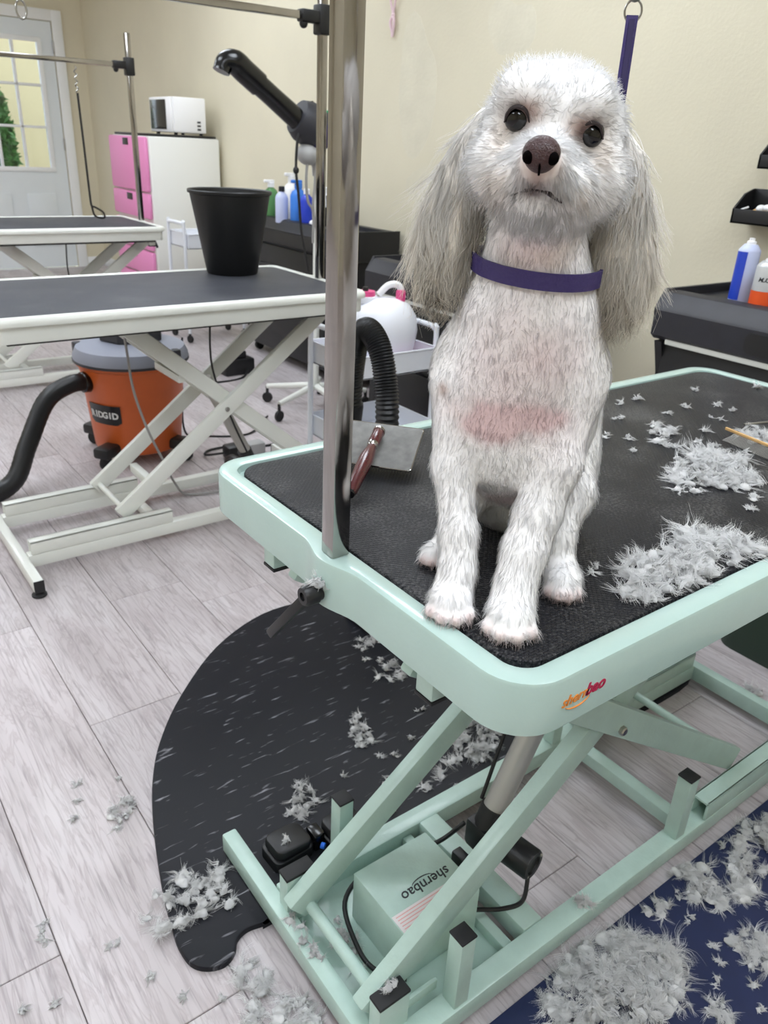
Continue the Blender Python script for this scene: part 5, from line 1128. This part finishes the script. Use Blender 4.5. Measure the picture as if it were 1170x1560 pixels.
def fur_clump(poly, z, height, n, length, seed, label, group, m='shorn_fur', rad=0.0004):
    c, paths, core = fur_piece(poly, z, height, n, length, seed)
    v, q = strands(paths, np.random.default_rng(seed).uniform(rad * 0.6, rad * 1.3, len(paths)), 0.16)
    nv = np.repeat(paths.reshape(-1, 3) - paths[:, :1].repeat(paths.shape[1], 1).reshape(-1, 3), 3, axis=0); nv /= np.linalg.norm(nv, axis=1, keepdims=True) + 1e-4
    nv = nv * 0.7 + np.array([0, 0, 0.75]) + RNG.normal(size=nv.shape) * 0.15; nv /= np.linalg.norm(nv, axis=1, keepdims=True)
    # opaque core added under each puff's loose hairs to bounce light back
    th, ph_ = np.meshgrid(np.linspace(0.02, PI - 0.02, 6), np.arange(9) * 2 * PI / 9, indexing='ij'); uv = np.stack([np.sin(th) * np.cos(ph_), np.sin(th) * np.sin(ph_), np.cos(th)], -1).reshape(-1, 3)
    ii, jj = np.meshgrid(np.arange(5), np.arange(9), indexing='ij'); bq = np.stack([ii * 9 + jj, (ii + 1) * 9 + jj, (ii + 1) * 9 + (jj + 1) % 9, ii * 9 + (jj + 1) % 9], -1).reshape(-1, 4)
    pts, pz, pr = core; g2 = np.random.default_rng(seed + 9); V_, N_, Q_, at_ = [v], [nv], [q], len(v)
    for p_, z_, r_ in zip(pts, pz, pr):
        e_ = g2.uniform(0.30, 0.62, 2); zz = max(0.0016, min(0.30 * r_, 0.4 * height)); a_ = g2.uniform(0, 6.28); ca, sa = math.cos(a_), math.sin(a_)
        w_ = uv * np.array([r_ * e_[0], r_ * e_[1], zz]) * (1 + 0.12 * g2.normal(size=(len(uv), 1))); w_ = np.stack([w_[:, 0] * ca - w_[:, 1] * sa, w_[:, 0] * sa + w_[:, 1] * ca, w_[:, 2]], 1)
        V_.append(w_ + np.array([p_[0], p_[1], max(z_ * 0.6, zz * 0.3)])); n_ = uv * 0.8 + np.array([0, 0, 0.6]); N_.append(n_ / np.linalg.norm(n_, axis=1, keepdims=True)); Q_.append(bq + at_); at_ += len(uv)
    v, nv, q = np.concatenate(V_), np.concatenate(N_), np.concatenate(Q_); v[:, 2] = np.maximum(v[:, 2], 0.0003)
    o = np_mesh('fur_clump', v, q, m, normals=nv); o.location = (c[0], c[1], z); tag(o, label, 'fur', group); return o
FT = ZT - 0.0016
BIG = {
 'T1': (FT, 0.016, 5200, 0.030, 'broad flat tuft of shorn white fur in the middle of the mint table mat', [(1.009, 0.611), (1.111, 0.655), (1.170, 0.639), (1.195, 0.607), (1.154, 0.548), (1.116, 0.511), (1.043, 0.525), (0.982, 0.508), (0.972, 0.533), (0.980, 0.571)]),
 'T2': (FT, 0.020, 6800, 0.034, 'large wispy heap of shorn white fur along the near edge of the mint table', [(0.668, 0.432), (0.739, 0.468), (0.788, 0.467), (0.874, 0.478), (0.887, 0.448), (0.904, 0.423), (0.902, 0.391), (0.873, 0.395), (0.828, 0.394), (0.782, 0.389), (0.772, 0.402), (0.726, 0.390), (0.690, 0.388), (0.668, 0.392), (0.663, 0.411)]),
 'T3': (FT, 0.010, 1400, 0.022, 'small ragged tuft of fur above the broad tuft on the mint table', [(1.155, 0.758), (1.225, 0.781), (1.231, 0.757), (1.186, 0.702), (1.134, 0.677), (1.123, 0.701)]),
 'T4': (FT, 0.022, 1600, 0.026, 'rounded tuft of fur between the comb and the scissors', [(1.276, 0.650), (1.329, 0.652), (1.350, 0.640), (1.340, 0.610), (1.295, 0.600), (1.276, 0.620)]),
 'F1': (0.0, 0.012, 800, 0.024, 'white fur tuft alone on the floor planks left of the black mat', [(0.276, 1.185), (0.312, 1.232), (0.345, 1.231), (0.342, 1.181), (0.297, 1.152)]),
 'F2': (0.012, 0.016, 2600, 0.034, 'curly white fur spread across the lobe of the black mat', [(0.246, 0.960), (0.280, 0.960), (0.334, 0.996), (0.371, 0.971), (0.412, 0.977), (0.418, 0.931), (0.409, 0.879), (0.359, 0.867), (0.317, 0.880), (0.281, 0.876), (0.272, 0.897)]),
 'F3': (0.0, 0.018, 2600, 0.034, 'loose white fur on the floor at the bottom left of the mint table base', [(0.329, 0.770), (0.370, 0.769), (0.390, 0.735), (0.412, 0.677), (0.408, 0.608), (0.316, 0.668)]),
 'M1': (0.012, 0.012, 1000, 0.026, 'isolated fur tuft in the middle of the black mat', [(0.811, 1.141), (0.862, 1.167), (0.879, 1.137), (0.840, 1.071), (0.797, 1.074)]),
 'M2': (0.012, 0.014, 1100, 0.026, 'fur tuft on the black mat just behind the foot pedal', [(0.569, 0.983), (0.618, 1.054), (0.656, 1.051), (0.649, 1.001), (0.601, 0.966)]),
 'M3': (0.012, 0.012, 900, 0.026, 'fur tuft on the black mat under the hanging stop of the mint table', [(0.967, 1.240), (1.033, 1.294), (1.080, 1.280), (1.060, 1.227), (1.002, 1.211)]),
 'M4': (0.012, 0.020, 2600, 0.036, 'thick fur heap on the black mat beside the rear base rail', [(0.928, 0.926), (1.002, 0.989), (1.076, 1.015), (1.098, 0.938), (1.033, 0.892), (0.963, 0.891)]),
 'M5': (0.012, 0.010, 1100, 0.028, 'thin strip of fur on the black mat behind the rear scissor arm', [(0.747, 0.967), (0.815, 0.966), (0.856, 0.928), (0.933, 0.910), (0.855, 0.883), (0.788, 0.907)]),
 'M6': (0.012, 0.010, 800, 0.024, 'fur tuft at the far edge of the black mat below the clamp lever', [(1.010, 1.394), (1.060, 1.435), (1.107, 1.424), (1.069, 1.357), (1.014, 1.340)]),
 'N1': (0.012, 0.050, 12500, 0.042, 'biggest fluffy heap of shorn fur on the navy mat', [(0.732, 0.455), (0.807, 0.470), (0.882, 0.475), (0.929, 0.442), (0.965, 0.388), (0.932, 0.340), (0.868, 0.315), (0.808, 0.310), (0.700, 0.330), (0.638, 0.390)]),
 'N2': (0.012, 0.018, 2200, 0.034, 'curly fur heap on the navy mat right of the biggest heap', [(1.102, 0.470), (1.160, 0.466), (1.160, 0.431), (1.128, 0.384), (1.081, 0.368), (1.077, 0.411)]),
 'N3': (0.012, 0.022, 3600, 0.036, 'long fur heap on the navy mat at the right edge of the picture', [(1.243, 0.447), (1.338, 0.462), (1.400, 0.440), (1.270, 0.355), (1.214, 0.376), (1.134, 0.355), (1.164, 0.393)]),
 'N4': (0.012, 0.016, 1800, 0.034, 'creamy fur heap low at the right edge on the navy mat', [(1.051, 0.343), (1.113, 0.330), (1.125, 0.277), (1.057, 0.240), (1.042, 0.277)]),
 'N5': (0.012, 0.012, 700, 0.024, 'small fur tuft at the navy mat edge near the front rail', [(0.976, 0.464), (1.015, 0.465), (1.034, 0.436), (1.009, 0.426), (0.980, 0.446)]),
 'N6': (0.012, 0.012, 700, 0.026, 'small fur tuft at the very bottom of the navy mat', [(0.902, 0.284), (0.938, 0.290), (0.955, 0.272), (0.935, 0.248), (0.892, 0.267)]),
 'P1': (0.0, 0.010, 800, 0.03, 'thin fur on the floor planks beyond the far end of the mint base', [(1.717, 0.752), (1.781, 0.726), (1.793, 0.670), (1.750, 0.637), (1.725, 0.684)])}
for i, (k, (z, h, n, l, lab, poly)) in enumerate(BIG.items()): fur_clump(poly, z, h, n, l, 100 + i, lab, 'clumps of shorn fur')
SMALL = {'T': (FT, 'tiny wisp of shorn white fur on the mint table mat', [(1.072, 0.777), (1.103, 0.749), (1.174, 0.830), (1.289, 0.798), (1.258, 0.701), (1.205, 0.655), (1.419, 0.741), (1.188, 0.675), (1.050, 0.494), (1.011, 0.466), (0.683, 0.473), (1.354, 0.809), (1.309, 0.891), (1.259, 0.888), (1.423, 0.772), (1.629, 0.806), (1.105, 0.826), (1.182, 0.743), (1.351, 0.733), (1.06, 0.70), (1.48, 0.86), (1.22, 0.60), (1.10, 0.47)]),
 'F': (0.0, 'tiny wisp of shorn white fur on the floor planks', [(0.253, 1.272), (0.229, 1.227), (0.270, 1.315), (0.339, 1.29), (0.105, 1.002), (0.121, 1.025), (0.049, 0.902), (0.102, 0.884), (0.263, 0.775), (0.307, 0.740), (0.235, 0.842), (0.20, 0.93)]),
 'M': (0.012, 'tiny wisp of shorn white fur on the black marbled mat', [(1.000, 1.330), (1.036, 1.306), (0.850, 1.01), (0.923, 1.03), (0.718, 1.020), (0.821, 1.02), (0.905, 0.862), (0.99, 1.10), (0.75, 0.89)]),
 'N': (0.012, 'tiny wisp of shorn white fur on the navy mat', [(1.021, 0.349), (1.013, 0.320), (0.969, 0.300), (1.020, 0.262), (1.14, 0.29), (0.985, 0.236), (1.012, 0.215), (1.034, 0.393), (1.180, 0.330), (1.225, 0.459), (1.062, 0.445), (1.20, 0.27)])}
k = 300
for key, (z, lab, pl) in SMALL.items():
    for (x, y) in pl:
        g = np.random.default_rng(k); k += 1; r = g.uniform(0.007, 0.016) * (1.0 if key == 'T' else 1.15); a = g.uniform(0, 6.28); e = g.uniform(0.35, 0.8)
        poly = [(x + r * math.cos(t) * math.cos(a) - e * r * math.sin(t) * math.sin(a), y + r * math.cos(t) * math.sin(a) + e * r * math.sin(t) * math.cos(a)) for t in np.linspace(0, 2 * PI, 9)[:-1]]
        fur_clump(poly, z, 0.006, 120, 0.014, k, lab, lab.replace('tiny wisp', 'tiny wisps'))
# fur caught on the mint base and round the clamp lever
for (x, y, z, rx, ry, hh, n, lab) in ((0.444, 0.73, 0.056, 0.010, 0.06, 0.012, 700, 'fur caught along the end bar of the mint table base'), (0.875, 0.51, 0.060, 0.020, 0.012, 0.014, 500, 'fur caught on the front base rail of the mint table'),
                                      (0.505, 0.70, 0.0255, 0.022, 0.07, 0.012, 900, 'fur lying on the base plate beside the control box'), (0.475, 0.536, 0.132, 0.016, 0.009, 0.010, 260, 'fur tuft on the black cap of the front pivot block'), (0.4235, 0.664, ZT - 0.034, 0.006, 0.017, 0.010, 260, 'fur tuft caught around the black clamp lever hub'), (0.528, 0.915, 0.054, 0.018, 0.009, 0.008, 220, 'fur tuft on top of the black foot pedal')):
    poly = [(x + rx * math.cos(t), y + ry * math.sin(t)) for t in np.linspace(0, 2 * PI, 11)[:-1]]; fur_clump(poly, z, hh, n, 0.020, k, lab, 'clumps of shorn fur'); k += 1
